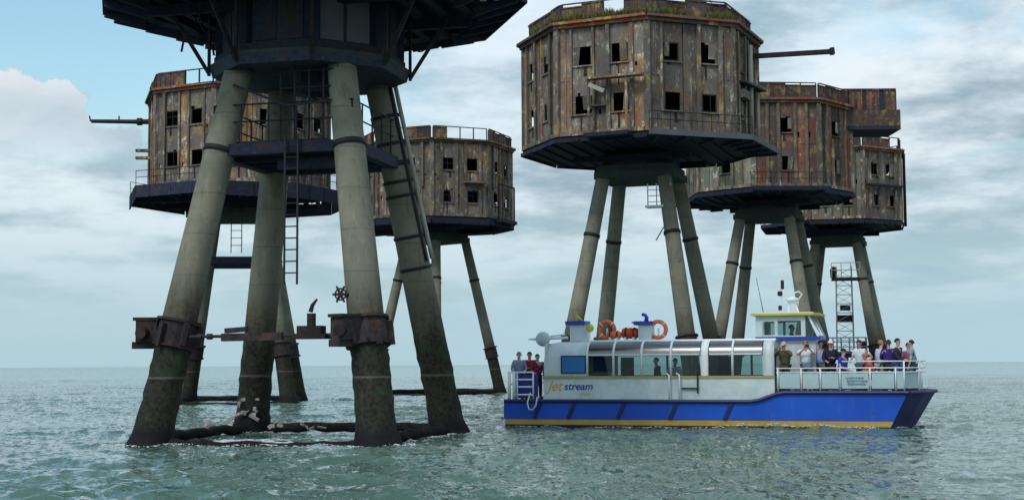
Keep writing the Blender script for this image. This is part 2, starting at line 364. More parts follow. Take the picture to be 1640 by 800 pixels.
# ------------------------------------------------------------------ sea
def make_sea():
    rng=np.random.default_rng(3)
    th=np.concatenate([np.linspace(-180,-26,40)[:-1],np.linspace(-26,26,760),np.linspace(26,180,40)[1:]])
    th=np.radians(th)[:-1]
    rad=np.concatenate([np.geomspace(3,17,14)[:-1],np.geomspace(17,260,720),np.geomspace(260,60000,60)[1:]])
    T,Q=np.meshgrid(th,rad)
    X=(np.sin(T)*Q).astype(np.float32); Y=(np.cos(T)*Q).astype(np.float32)
    Z=np.zeros_like(X); DX=np.zeros_like(X); DY=np.zeros_like(X)
    lam=np.concatenate([np.geomspace(.42,2.2,54),np.geomspace(2.4,9,14)])
    for L in lam:
        k=2*PI/L; a=(.0072*L if L<1.5 else .0055*L if L<2.3 else .0036*L)*rng.uniform(.6,1.2)
        ang=R(250)+rng.normal()*(.75 if L<2.6 else .4); ph=rng.uniform(0,2*PI)
        cx,cy=math.cos(ang),math.sin(ang)
        fade=np.clip((L*130-Q)/(L*90),0,1)
        p=k*(cx*X+cy*Y)+ph; sn=np.sin(p); cs=np.cos(p)
        Z+=a*fade*cs; DX-=a*fade*cx*sn; DY-=a*fade*cy*sn
    # gusts: patches of steeper and calmer water
    gust=(.78+.34*np.sin(.11*X+.05*Y+1)*np.sin(.06*Y-.04*X+.6)+.2*np.sin(.27*X-.19*Y+2.))
    near=np.clip((Q-3)/6,0,1)
    Z*=gust*near; X+=DX*gust*near; Y+=DY*gust*near
    n,m=X.shape
    co=np.stack([X,Y,Z],-1).reshape(-1,3).astype(np.float32)
    idx=np.arange(n*m).reshape(n,m); nx=np.roll(idx,-1,1)
    q=np.stack([idx[:-1],nx[:-1],nx[1:],idx[1:]],-1).reshape(-1,4)
    c=len(co); co=np.vstack([co,[[0,0,0]]]).astype(np.float32)
    me=bpy.data.meshes.new('sea')
    tri=np.stack([np.full(m,c),nx[0],idx[0]],-1)
    nl=q.size+tri.size
    me.vertices.add(len(co)); me.vertices.foreach_set('co',co.ravel())
    me.loops.add(nl); me.loops.foreach_set('vertex_index',np.concatenate([q[:,::-1].ravel(),tri.ravel()]).astype(np.int32))
    me.polygons.add(len(q)+len(tri)); ls=np.concatenate([np.arange(len(q))*4,q.size+np.arange(len(tri))*3]).astype(np.int32)
    me.polygons.foreach_set('loop_start',ls)
    me.polygons.foreach_set('use_smooth',np.ones(len(ls),dtype=bool)); me.update(); me.validate()
    def f(g,b):
        p=geo(g)
        big=g.noise(g.scale(p,(.05,.09,1)),1.,4,.6)
        c=g.mix(g.smooth(big,.35,.65),(.066,.122,.098),(.100,.156,.120))
        foam=g.math('MULTIPLY',g.smooth(g.noise(g.scale(p,(1,.7,1)),2.3,6,.7),.66,.74),g.smooth(big,.45,.6))
        c=g.mix(g.math('MULTIPLY',foam,.5),c,(.55,.6,.58))
        g.put(b.inputs['Base Color'],c); b.inputs['IOR'].default_value=1.333; b.inputs['Roughness'].default_value=.03
        # wind ripples finer than the mesh: tilt the normal directly so the chop also holds far out
        gust=g.smooth(g.noise(g.scale(p,(.07,.13,1)),1.,3,.6),.3,.7,.7,1.25)
        v1=g.vmath('SUBTRACT',g.noise(g.scale(p,(1,.85,1)),4.6,4,.62,out=1,dist=.5),(.5,.5,.5))
        v2=g.vmath('SUBTRACT',g.noise(p,9.,3,.6,out=1),(.5,.5,.5))
        v=g.vmath('ADD',g.scale(v1,(1.55,1.55,0)),g.scale(v2,(.9,.9,0)))
        gs=g.node('ShaderNodeVectorMath',operation='SCALE'); g.put(gs.inputs[0],v); g.put(gs.inputs['Scale'],gust)
        nn=g.vmath('NORMALIZE',g.vmath('ADD',g.node('ShaderNodeNewGeometry').outputs['Normal'],gs.outputs[0]))
        g.l.new(nn,b.inputs['Normal'])
    me.materials.append(mat('sea_water',f))
    global sea_z
    lr=np.log(rad)
    def sea_z(x,y):
        q=math.hypot(x,y); i=int(np.searchsorted(rad,q)); j=int(np.searchsorted(th,math.atan2(x,y))); i=min(max(i,1),n-1); j=min(j,m-1)
        return float(Z[i,j])
    o=link('sea',me); o['kind']='structure'; o['label']='choppy grey green sea reaching to the horizon'
make_sea()

# ------------------------------------------------------------------ fort towers
LEG_B,LEG_T,LEG_Z=3.45,1.67,11.0
def half_at(z): return LEG_B+(LEG_T-LEG_B)*z/LEG_Z
SGN=((-1,-1),(-1,1),(1,-1),(1,1))
def axis_pt(s,z,off=0.): h=half_at(z)+off; return Vector((s[0]*h,s[1]*h,z))
def leg_mesh(s,rs,seed,fine,zc):
    b=MB(); n=24 if fine else 14; zs=[]; z=-.8
    while z<zc+.1: zs.append(z); z+=(.16 if z<3.2 else .45) if fine else (.35 if z<3 else 1.2)
    if zs[-1]<zc: zs.append(zc+.1)
    vs=[]
    for z in zs:
        r=(.435+.125*(1-z/LEG_Z))*rs
        r+=.16*max(0,min(1,(.75-z)/.9))**1.5
        c=axis_pt(s,z)
        for j in range(n):
            a=2*PI*j/n; d=Vector((math.cos(a),math.sin(a),0))
            k=0
            if fine and z<3.6:
                k=(mnoise.noise(Vector((c.x+d.x*.5,c.y+d.y*.5,z))*3.1+Vector((seed,0,0)))*.05+mnoise.noise(Vector((c.x+d.x*.5,c.y+d.y*.5,z))*9.)*.03)*min(1,(3.6-z)/1.2)
            vs.append(c+d*(r+k))
    fs=[(i*n+j,i*n+(j+1)%n,(i+1)*n+(j+1)%n,(i+1)*n+j) for i in range(len(zs)-1) for j in range(n)]
    fs+=[tuple(range(n))[::-1],tuple((len(zs)-1)*n+j for j in range(n))]
    return b.add(vs,fs).mesh('leg','concrete',True)
def leg_r(z,rs): return (.435+.125*(1-z/LEG_Z))*rs
def legframe(s):
    """unit axis of a leg, pointing up"""
    return (axis_pt(s,LEG_Z)-axis_pt(s,0)).normalized()
def band(root,s,z,rs,h=.12,extra=.03,name='leg_band',m='iron'):
    b=MB(); d=legframe(s); c=axis_pt(s,z)
    b.path([c-d*h/2,c+d*h/2],leg_r(z,rs)+extra,20); return b.build(name,m,root,True)
def base_beam(p,q,sag,seed,r0=.24,fine=True):
    b=MB(); n=26 if fine else 8; pts=[];rr=[]
    for i in range(n):
        t=i/(n-1); e=abs(2*t-1)
        c=Vector(p).lerp(Vector(q),t); c.z+=sag*(1-e**4)+.0
        c+=Vector((mnoise.noise(Vector((t*9,seed,0))),mnoise.noise(Vector((t*9,seed,5))),mnoise.noise(Vector((t*11,seed,9)))*.9))*.09
        pts.append(c); rr.append(r0*(1+.9*e**6)+.05*mnoise.noise(Vector((t*14,seed,3))))
    b.path(pts,rr,10); return b
def clamp(root,s,rs,fine,seed,block):
    """heavy bolted collar gripping a leg just above the tide"""
    rnd=random.Random(seed); d=legframe(s); z=3.12; c=axis_pt(s,z); r=leg_r(z,rs)
    b=MB(); b.path([c-d*.40,c-d*.34,c-d*.33,c+d*.33,c+d*.34,c+d*.42],[r+.12,r+.12,r+.05,r+.05,r+.13,r+.13],16)
    k=b.build('clamp','clamp',root)
    if fine:
        for i in range(6):
            a=2*PI*i/6+.3; e=Vector((math.cos(a),math.sin(a),0))
            m=MB(); q=c+e*(r+.12); m.beam(q-d*.34,q+d*.34,.12,.22,e); m.build('stiffener','clamp',k)
        for i in range(10):
            a=2*PI*i/10; e=Vector((math.cos(a),math.sin(a),0)); m=MB(); q=c+e*(r+.21)+d*rnd.choice((-.2,.05,.2)); m.lathe([(.04,-.04),(.04,.06)],q,8); m.build('bolt','clamp',k)
    if block and fine:
        e=Vector(block).normalized(); q=c+e*(r+.28)
        m=MB(); m.box(q+Vector((0,0,.10)),(.62,.55,.62),math.atan2(e.y,e.x)); m.build('clamp_block','clamp',k)
        m=MB(); m.box(q+e*.08+Vector((0,0,-.30)),(.7,.42,.2),math.atan2(e.y,e.x)); m.build('clamp_flange','clamp',k)
        m=MB(); m.box(q+e*.02+Vector((0,0,.46)),(.74,.6,.09),math.atan2(e.y,e.x)); m.build('clamp_flange','clamp',k)
        m=MB(); m.lathe([(.02,-.2),(.17,-.2),(.17,.12),(.02,.12)],(q.x,q.y-.30,q.z+.05),12,'Y'); m.build('drum','clamp',k)
    return k
def octo(r,phi): return [(r*math.cos(phi+PI/4*k),r*math.sin(phi+PI/4*k)) for k in range(8)]
def ladder(root,a,b,wd,side,m='iron',step=.32):
    a,b=Vector(a),Vector(b); sd=Vector(side).normalized()*wd/2
    mb=MB(); mb.beam(a-sd,b-sd,.05,.05,(0,1,0)); mb.beam(a+sd,b+sd,.05,.05,(0,1,0)); o=mb.build('ladder',m,root)
    L=(b-a).length; n=int(L/step); me=None
    for i in range(1,n):
        c=a.lerp(b,i/n)
        if me is None:
            q=MB(); q.path([-sd,sd],.02,6); me=q.mesh('rung',m)
        link('rung',me,o,c)
    return o
def railing(root,pts,h,m='iron',rails=(.5,1.),step=1.1,r=.028,name='railing'):
    """posts and rails along a polyline"""
    b=MB(); pts=[Vector(p) for p in pts]
    for a,c in zip(pts[:-1],pts[1:]):
        n=max(1,int(round((c-a).length/step)))
        for i in range(n+1):
            p=a.lerp(c,i/n); b.path([p,p+Vector((0,0,h))],r,6)
        for f in rails: b.path([a+Vector((0,0,h*f)),c+Vector((0,0,h*f))],r*.9,6)
    return b.build(name,m,root)

def tower(key,label,X,Y,yaw,Rh,phi_deg,zs=0.,rs=.86,fine=False,parapet_gap=(),gallery=(),midplat=False,struts=False,nwin=2,mats=None,seed=1,house_gap=(),Rdeck=None,clampblocks=True,parh=.85,drum_r=2.0,zc=11.5,skirt=.9,edge='navy',pin=.06,thin=False):
    rd=random.Random(seed)
    t=thing('fort_tower',label,'sea fort',(X,Y,0),yaw,'rusted sea fort towers standing on four legs')
    phi=R(phi_deg)-yaw
    # legs, base beams, clamps
    for i,s in enumerate(SGN): link('leg',leg_mesh(s,rs,seed*7+i,fine,zc),t)
    prs=((0,2,-.13),(0,1,.10),(1,3,.13),(2,3,.10))
    for i,(a,b,dz) in enumerate(prs):
        p,q=axis_pt(SGN[a],.02),axis_pt(SGN[b],.02); p.z=q.z=.06
        base_beam(p,q,dz,seed*3+i,.15 if fine else .17,fine).build('base_beam','mussel',t,True)
    for i,s in enumerate(SGN):
        if fine and i in(1,3): continue
        clamp(t,s,rs,fine,seed+i,((-1,-.25,0) if s[0]<0 else (-.55,-1,0)) if clampblocks and s[1]<0 else None)
    for s in SGN: band(t,s,8.62,rs,.16,.035)
    # cap that ties the leg tops, drum above it
    f0=(13.1 if thin else 12.95)+zs; 
    if fine:
        b=MB(); b.prism(octo(3.0,PI/8),zc,zc+.30,1.03).build('cap_ring','navy2',t)
        b=MB(); b.prism(octo(2.95,PI/8),zc+.30,zc+.62).build('cap_slab','navy2',t)
    else:
        sq=lambda a,c:[(a-c,-a),(a,-a+c),(a,a-c),(a-c,a),(-a+c,a),(-a,a-c),(-a,-a+c),(-a+c,-a)]
        b=MB(); b.prism(sq(2.05,.45),zc,zc+.34).build('cap_ring','cap',t)
        b=MB(); b.prism(sq(1.95,.45),zc+.34,zc+.62).build('cap_slab','cap',t)
    zd=zc+.62
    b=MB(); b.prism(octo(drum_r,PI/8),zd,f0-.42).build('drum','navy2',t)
    if fine:
        for k in range(8):
            a=PI/8+PI/4*k; m=MB(); m.box((drum_r*math.cos(a),drum_r*math.sin(a),(zd+f0-.42)/2),(.3,.42,f0-.42-zd-.02),a); m.build('pilaster','navy',t)
            a+=PI/8; ap=drum_r*math.cos(PI/8)
            for u in(-.5,.5):
                c=Vector((ap*math.cos(a),ap*math.sin(a),(zd+f0-.42)/2))+Vector((-math.sin(a),math.cos(a),0))*u*.85
                m=MB(); m.box(c,(.07,.74,f0-.6-zd),a); m.build('drum_panel','lip' if k%3==0 else 'navy2',t)
            p=MB(); a2=PI/8+PI/4*k; p.beam((3.03*math.cos(a2),3.03*math.sin(a2),zc+.33),(3.03*math.cos(a2+PI/4),3.03*math.sin(a2+PI/4),zc+.33),.10,.12); p.build('cap_rim','cap',t)
    # deck of joists and plate
    Rd=Rdeck or Rh+.12
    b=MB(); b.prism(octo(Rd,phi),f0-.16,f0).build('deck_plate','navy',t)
    ap=Rd*math.cos(PI/8); nj=15
    inside=lambda x,y:all(x*math.cos(phi+PI/8+PI/4*k)+y*math.sin(phi+PI/8+PI/4*k)<=ap+1e-6 for k in range(8))
    for i in range(nj):
        x=(i-(nj-1)/2)*(2*Rd*.96/(nj-1)); y=0
        while inside(x,y+.05) and y<Rd: y+=.05
        y+=rd.uniform(-.05,.14)
        if y<.6: continue
        m=MB()
        if thin: m.box((x,0,f0-.21),(.12,2*y,.09))
        else: m.box((x,0,f0-.285),(.10,2*y,.24)); m.box((x,0,f0-.43),(.26,2*y-.04,.05))
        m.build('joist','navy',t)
    for i in range(2):
        x=(-1.9,1.9)[i]; m=MB(); m.box((0,x,f0-.62),(2*Rd*.82 if not thin else 6.,.22,.32)); m.build('main_beam','navy',t)
    if skirt:
        sr=Rd*math.cos(PI/8)+(1.02*math.cos(PI/8) if len(gallery)>4 else .03)
        for k in range(8):
            a=phi+PI/4*k+PI/8; n=Vector((math.cos(a),math.sin(a),0)); Ls=2*sr*math.tan(PI/8)
            hh=skirt*rd.choice((1.,1.,.9,.8)); m=MB(); m.box((0,0,0),(Ls-.05,.06,hh))
            for u in(-.3,0,.3): m.box((u*Ls,-.045,0),(.08,.04,hh-.06))
            c=n*(sr+.06); m.build('skirt_plate','navy',t,loc=(c.x,c.y,f0-.10-hh/2),rot=(0,rd.uniform(-.012,.012),a+PI/2))
    # gallery walkways outside the wall
    for k in gallery:
        a0=phi+PI/4*k; a1=a0+PI/4; r0,r1=Rd+.004,Rd+1.02
        p=[(r0*math.cos(a0),r0*math.sin(a0)),(r1*math.cos(a0),r1*math.sin(a0)),(r1*math.cos(a1),r1*math.sin(a1)),(r0*math.cos(a1),r0*math.sin(a1))]
        m=MB(); m.prism(p,f0-.30,f0-.12); gk=m.build('gallery','navy',t)
        m=MB(); rr=r1+.03; A=Vector((rr*math.cos(a0),rr*math.sin(a0),0)); B_=Vector((rr*math.cos(a1),rr*math.sin(a1),0))
        m.beam(A+Vector((0,0,f0-.18)),B_+Vector((0,0,f0-.18)),.06,.26); m.build('gallery_edge',edge,gk)
        for u in (.08,.36,.64,.92):
            c=A.lerp(B_,u); i_=c*(r0/rr)*.93; m=MB(); m.beam(i_+Vector((0,0,f0-(.42 if thin else .72))),c*.99+Vector((0,0,f0-.36)),.1,.12 if thin else .28); m.build('bracket','navy',gk)
        if (k+seed)%2==0: railing(gk,[A+Vector((0,0,f0-.06)),B_+Vector((0,0,f0-.06))],.85,'iron',(.55,1.),1.2,.022)
    if struts:
        for k in range(8):
            a=PI/8+PI/4*k; e=Vector((math.cos(a),math.sin(a),0))
            m=MB(); m.beam(e*3.1+Vector((0,0,zc+.12)),e*(Rd-1.4)+Vector((0,0,f0-.5)),.09,.12); m.build('strut','clamp',t)
            m=MB(); m.beam(e*3.1+Vector((0,0,zc+.05)),e*3.1+Vector((0,0,f0-.5)),.08,.08); m.build('strut','clamp',t)
    # house walls
    z0,z1=f0+.02,18.38+zs; wall=mats or ['wall']*8
    L=2*Rh*math.sin(PI/8); apo=Rh*math.cos(PI/8)
    H=z1-z0
    if nwin==2: pws=[x*(L-.2)/4.36 for x in(.62,1.18,.76,1.18,.62)]
    else: pws=[x*(L-.2)/4.1 for x in(.75,.75,1.1,.75,.75)]
    npan=5; edg=[-(L-.2)/2]
    for x in pws: edg.append(edg[-1]+x)
    lo,up=(1.05,1.92),(3.42,4.32)
    variants={}
    def pmesh(win,m,v,pw):
        key=(win,m,v,round(pw,3))
        if key not in variants:
            rv=random.Random(v*13+win*5+seed); holes=[]
            if win:
                e=rv.uniform(.10,.17)
                holes=[(-pw/2+e+.06,pw/2-e,*lo),(-pw/2+e,pw/2-e-.04,*up)]
            ext=[]
            for h_ in holes:
                for q_ in range(rv.choice((0,1,2,2))):
                    w_=rv.uniform(.08,.28); x_=rv.uniform(h_[0]-.02,h_[1]-w_+.02)
                    x_=max(-pw/2+.07,min(pw/2-.07-w_,x_)); d_=rv.uniform(.05,.22)
                    ext.append((x_,x_+w_,h_[3]-.01,h_[3]+d_) if rv.random()<.5 else (x_,x_+w_,h_[2]-d_,h_[2]+.01))
            if not win and rv.random()<.5:
                z_=rv.uniform(.6,H-1.); ext.append((-.16,-.04,z_,z_+rv.uniform(.15,.4)))
            b=MB(); b.holed(-pw/2+.015,pw/2-.015,0,H,holes+ext,.07)
            # pressed stiffening seams
            if not win:
                if not ext: b.box((0,-.05,H*.5),(.07,.05,H*.94))
                if v%2: b.box((0,-.045,H*.5+.1),(pw*.8,.04,.08))
            else:
                for zz_ in (lo[0]-.05,up[0]-.05): b.box((0,-.07,zz_),(pw*.92,.1,.07))
            variants[key]=(b.mesh('wall_panel',m),holes)
        return variants[key]
    frames={}
    def wmesh(v,hole):
        w_,h_=hole[1]-hole[0],hole[3]-hole[2]; key=(v,round(w_,2),round(h_,2))
        if key not in frames:
            b=MB(); rv=random.Random(v+3)
            for x in(-w_/2+.03,w_/2-.03): b.box((x,0,0),(.05,.05,h_-.008))
            b.box((0,0,h_/2-.03),(w_-.11,.05,.05)); b.box((0,0,-h_/2+.03),(w_-.11,.05,.05))
            if v%3!=1: b.box((rv.uniform(-.1,.1),.004,0),(.035,.035,h_-.11))
            if v%2==0: b.box((0,-.006,rv.uniform(-.1,.15)),(w_-.11,.03,.035))
            frames[key]=b.mesh('window_frame','iron')
        return frames[key]
    shut={}; drip=[MB().box((0,0,-h_/2),(w_,.012,h_)).mesh('rust_run','clamp') for w_,h_ in((.10,.7),(.06,1.0),(.16,.45))]
    for k in range(8):
        a=phi+PI/4*k+PI/8; n=Vector((math.cos(a),math.sin(a),0)); tv=Vector((-math.sin(a),math.cos(a),0)); rz=a+PI/2
        m=wall[k]
        for i in range(npan):
            if (k,i) in house_gap: continue
            win=1 if (i in (1,3) and nwin==2) or (i==2 and nwin==1) else 0
            v=rd.randrange(6); me,holes=pmesh(win,m,v,pws[i])
            c=n*(apo+rd.uniform(-.02,.025))+tv*((edg[i]+edg[i+1])/2); c.z=z0
            p=link('wall_panel',me,t,c,(rd.uniform(-.004,.004),rd.uniform(-.004,.004),rz+rd.uniform(-.012,.012)))
            for j,h in enumerate(holes):
                q=rd.random()
                hc=((h[0]+h[1])/2,.0,(h[2]+h[3])/2)
                if q>.35: link('rust_run',rd.choice(drip),p,(hc[0]+rd.uniform(-.25,.25)*(h[1]-h[0]),-.046,h[2]-.10))
                if q<.5: link('window_frame',wmesh(rd.randrange(4),h),p,hc)
                if rd.random()<.55:
                    ww=(h[1]-h[0])*rd.choice((.32,.45,.5)); hh=(h[3]-h[2])*rd.choice((.5,.75,.96,.96)); kk=(round(ww,2),round(hh,2))
                    if kk not in shut: shut[kk]=MB().box((0,0,0),(ww,.025,hh)).mesh('shutter','rib')
                    sx=rd.choice((-1,1))
                    link('shutter',shut[kk],p,(hc[0]+sx*((h[1]-h[0])/2-ww/2-.02),-.075,h[3]-hh/2-.02),(0,rd.uniform(-.12,.12),0))
        if k==0:
            ribm=[MB().box((0,0,H/2),(.13,.15,H-.03)).box((0,-.10,H/2),(.20,.045,H-.05)).mesh('rib','rib'),MB().box((0,0,H/2),(.12,.13,H-.03)).mesh('rib','rib')]
            cpm=MB().box((0,0,H/2),(.30,.30,H-.01)).mesh('corner_post','rib')
            eavm=MB().box((0,0,.10),(L+.16,.34,.20)).box((0,-.12,.235),(L+.16,.44,.13)).mesh('eave_beam','wall_red')
            brm=MB().box((0,0,.1),(L-.28,.12,.2)).mesh('base_rail','rib')
        for i in range(npan+1):
            if i in(0,npan): continue
            c=n*(apo+.07)+tv*edg[i]; c.z=z0+.012
            if rd.random()<.08: continue
            rb=link('rib',ribm[rd.random()<.4],t,c,(rd.uniform(-.006,.006),rd.uniform(-.006,.006),rz)); f_=rd.choice((1,1,1,1,.82,.6))
            if f_<1:
                rb.scale.z=f_
                if rd.random()<.6: rb.location.z+=H*(1-f_)-.02
        va=phi+PI/4*k; c=Vector((Rh*math.cos(va),Rh*math.sin(va),z0+.005)); link('corner_post',cpm,t,c,(0,0,va))
        c=n*(apo+.06+rd.uniform(-.02,.02)); c.z=z1+.002*k; link('eave_beam',eavm,t,c,(0,rd.uniform(-.005,.005),rz))
        c=n*(apo+.115); c.z=z0+.01; link('base_rail',brm,t,c,(0,0,rz))
        # parapet, two or three sheets per face
        npp=4; pl=L*.955/npp; rp=apo+pin
        for i in range(npp):
            if (k,i) in parapet_gap: continue
            hh=parh*rd.uniform(.86,1.06)
            c=n*(rp+rd.uniform(-.03,.03))+tv*((i-(npp-1)/2)*pl); c.z=z1+.31+.002*k
            b=MB(); b.holed(-pl/2+.01,pl/2-.01,0,hh,[],.06); b.box((0,-.05,hh-.04),(pl-.03,.05,.06))
            for u in(-.3,.1): b.box((u*pl,-.045,hh/2),(.05,.04,hh-.1))
            b.build('parapet_panel','parapet',t,loc=c,rot=(rd.uniform(-.03,.03),0,rz))
        for i in range(npp+1):
            c=n*(rp-.06)+tv*((i-npp/2)*pl); c.z=z1+.31; link('parapet_post',variants.setdefault('pp',MB().box((0,0,parh/2),(.07,.07,parh)).mesh('parapet_post','iron')),t,c,(0,0,rz))
        b=MB(); c=n*(rp-.02); b.box((0,0,0),(L*.95,.07,.06)); b.build('parapet_rail','parapet',t,loc=(c.x,c.y,z1+.31+parh*1.04),rot=(0,rd.uniform(-.012,.012),rz))
    # floors, roof, dark core
    b=MB(); b.prism(octo(Rh-.2,phi),z1+.03,z1+.16).build('roof','parapet',t)
    b=MB(); b.prism(octo(Rh-.22,phi),z0+2.55,z0+2.7).build('upper_floor','inner',t)
    b=MB(); b.prism(octo(Rh*.62,phi),z0+.01,z1).build('inner_core','inner',t)
    if midplat:
        zp=8.6; h=half_at(zp)+.08
        m=MB(); m.box((0,-h,zp),(2*h+.5,.34,.33)); m.build('platform_beam','navy',t)
        m=MB(); m.box((0,h,zp),(2*h+.5,.34,.40)); m.build('platform_beam','navy',t)
        for x in(-h,h): m=MB(); m.box((x,0,zp),(.34,2*h-.36,.36)); m.build('platform_beam','navy',t)
        m=MB(); m.box((-.35,0,zp+.255),(2*h-1.1,2*h-.4,.07)); m.build('platform_deck','navy2',t)
        for y in(-.9,-.1,.7): m=MB(); m.box((0,y,zp-.05),(2*h-.36,.12,.3)); m.build('cross_beam','navy',t)
        m=MB(); m.beam((-.3,-h+.45,zp-.42),(h-.3,-h+.45,zp-.42),.3,.30); m.build('cross_beam','navy',t)
    t['_dims']=None; del t['_dims']
    return t,dict(phi=phi,f0=f0,z0=z0,z1=z1,Rh=Rh,apo=apo,L=L,rd=Rd)

def wall_frame(D_,k,u,z,out=0.):
    """point on face k of a house: u metres along it, z above its floor, out metres proud"""
    a=D_['phi']+PI/4*k+PI/8
    n=Vector((math.cos(a),math.sin(a),0)); tv=Vector((-math.sin(a),math.cos(a),0))
    return n*(D_['apo']+out)+tv*u+Vector((0,0,D_['z0']+z)),n,tv

def face_toward(D_,yaw,ang_deg):
    """index of the face whose outward normal is nearest a world bearing (degrees from +X)"""
    best=min(range(8),key=lambda k:abs(((math.degrees(D_['phi']+yaw+PI/4*k+PI/8)-ang_deg+180)%360)-180)); return best

# --- nearest tower
yaw0=-.242
t0,d0=tower('t0','nearest sea fort tower with four thick legs, dark underside cut off by the picture top',-6.24,43.36,yaw0,5.8,38,zs=.72,zc=11.05,drum_r=2.75,skirt=0,rs=1.,fine=True,
  gallery=range(8),struts=True,midplat=True,seed=2,Rdeck=5.72)
zp=8.8; h=half_at(8.45)+.1
for k in range(8):
    bear=(math.degrees(d0['phi']+yaw0+PI/4*k+PI/8)+180)%360-180
    if not -30<bear<100: continue
    a0=d0['phi']+PI/4*k; r1=d0['rd']+1.06; A=Vector((r1*math.cos(a0),r1*math.sin(a0),d0['f0']-.27)); B_=Vector((r1*math.cos(a0+PI/4),r1*math.sin(a0+PI/4),d0['f0']-.27))
    m=MB(); m.beam(A,B_,.06,.34); m.build('edge_plate','navy',t0)
railing(t0,[(-h,h,zp),(-h,-h,zp),(h,-h,zp),(h,h,zp)],1.15,'iron',(.55,1.),.95,.028)
m=MB(); m.beam((-1.55,-h-.05,zp+1.75),(.15,-h-.05,zp+1.05),.07,.07); m.beam((.15,-h-.05,zp+1.05),(h-.75,-h-.05,zp+1.12),.06,.06); m.build('handrail','iron',t0)
ladder(t0,(.40,-h-.25,4.55),(.40,-h-.25,8.95),.40,(1,0,0))
m=MB(); m.box((.75,-.9,10.72),(1.0,1.0,.64)); m.build('stair_housing','navy',t0)
for x in(-.1,.35,.8,1.25,1.7): m=MB(); m.path([(x,-h+.1,zp+.05),(x,-h+.1,zp+2.2)],.035,6); m.build('upright','iron',t0)
for zz_ in(zp+1.6,zp+2.1): m=MB(); m.path([(-.1,-h+.1,zz_),(1.75,-h+.1,zz_)],.03,6); m.build('cross_rail','iron',t0)
# leg bands and the boxed pipe on the far right leg
for z_ in(7.6,8.05,9.25,10.1,6.3,5.3): band(t0,SGN[3],z_,1.,.10,.03)
s=SGN[3]
m=MB(); e=Vector((.97,.16,0)).normalized()
pts=[axis_pt(s,z_)+e*(leg_r(z_,1.)+.10) for z_ in np.linspace(5.6,11.3,12)]
m.path(pts,.075,8); m.build('drain_pipe','galv',t0,True)
m=MB(); e2=Vector((.93,-.40,0)).normalized()
pts=[axis_pt(s,z_)+e2*(leg_r(z_,1.)+.01) for z_ in np.linspace(5.5,11.0,12)]
m.path(pts,.065,6); m.build('cable_trunk','iron',t0,True)
# rod, sleeve and fittings between the front collars
zc=3.05; a=axis_pt(SGN[0],zc); b_=axis_pt(SGN[2],zc); yy=a.y-.35
m=MB(); m.path([(a.x+.2,yy,zc),(b_.x-.2,yy,zc+.02)],.045,8); m.build('tie_rod','clamp',t0)
m=MB(); m.beam((a.x+1.65,yy,zc-.03),(a.x+3.5,yy,zc-.01),.22,.22); m.beam((a.x+1.75,yy,zc+.16),(a.x+2.4,yy,zc+.2),.2,.14); m.build('sleeve','clamp',t0)
for u in(.95,1.25): m=MB(); m.lathe([(.02,-.1),(.09,-.07),(.09,.07),(.02,.1)],(a.x+u,yy,zc),10,'X'); m.build('coupling','iron',t0)
m=MB(); m.box((b_.x-1.55,yy,zc+.10),(.72,.42,.34)); m.box((b_.x-1.55,yy,zc-.03),(1.0,.46,.14)); m.build('fitting','clamp',t0)
m=MB(); m.path([(b_.x-1.55,yy,zc+.25),(b_.x-1.55,yy,zc+.62)],.13,10); k=m.build('fitting_post','clamp',t0)
m=MB(); m.path([(b_.x-1.58,yy,zc+.66),(b_.x-1.52,yy,zc+.85),(b_.x-1.38,yy,zc+1.02)],[.07,.06,.03],8); m.build('horn','iron',k)
m=MB(); c=Vector((b_.x-.72,yy+.1,zc+1.15))
for i in range(6): 
    aa=i*PI/3; m.path([c,c+Vector((math.cos(aa)*.24,0,math.sin(aa)*.26))],[.05,.03],6)
m.torus(c,.16,.025,'Y',16,6); m.beam(c,c+Vector((.5,.1,-.1)),.05,.05); m.build('valve_wheel','clamp',t0)
rk=random.Random(21)
for i in range(7):
    a=rk.uniform(0,2*PI); q=rk.uniform(3.3,5.2); c=Vector((q*math.cos(a),q*math.sin(a),d0['f0']-.5)); e=Vector((-math.sin(a),math.cos(a),0))*rk.uniform(.5,1.6); dp=rk.uniform(.25,.8)
    m=MB(); m.path([c+e*(u-.5)-Vector((0,0,dp*(1-(2*u-1)**2))) for u in np.linspace(0,1,9)],.022,5); m.build('slack_cable','iron',t0,True)
for i in range(6):
    a=rk.uniform(2.2,5.8); q=rk.uniform(4.4,6.2); c=Vector((q*math.cos(a),q*math.sin(a),d0['f0']-.4)); m=MB(); m.beam(c,c+Vector((rk.uniform(-.25,.25),rk.uniform(-.2,.2),-rk.uniform(.3,.7))),.07,.03); m.build('bent_strip','clamp',t0)
# hanging posts at the deck's right end
for x in(6.0,6.4): m=MB(); m.path([(x,-1.6,12.75),(x,-1.6,15.)],.10,8); m.build('hanging_pipe','galv',t0)
# loose wreckage caught on the base frame
def wreck(label,loc,rz,pieces,cat='wreckage'):
    o=thing('wreckage',label,cat,loc,rz,'pale wreckage caught on the fort base')
    for i,(p,q,wd,hh) in enumerate(pieces):
        m=MB(); p=Vector(p);q=Vector(q); n=6
        pts=[p.lerp(q,j/(n-1))+Vector((0,0,.05*math.sin(PI*j/(n-1))))+Vector(mnoise.noise_vector(Vector((j*.7,i,loc[0]))))*.035 for j in range(n)]
        for j in range(n-1):
            if (j+i)%3==2 and n>4: continue
            m.beam(pts[j],pts[j+1]+(pts[j+1]-pts[j])*.25,wd*(1.3-.8*j/n),wd*(.6+.5*mnoise.noise(Vector((j*1.7,i,3)))),(.3*(j%2),1,.4*(i%2)))
        m.beam(pts[1],pts[1]+Vector((wd*1.2,0,wd*.9)),wd*.5,wd*.3); m.build('timber','debris',o)
mw=Matrix.Translation((-6.24,43.36,0))@Matrix.Rotation(yaw0,4,'Z')
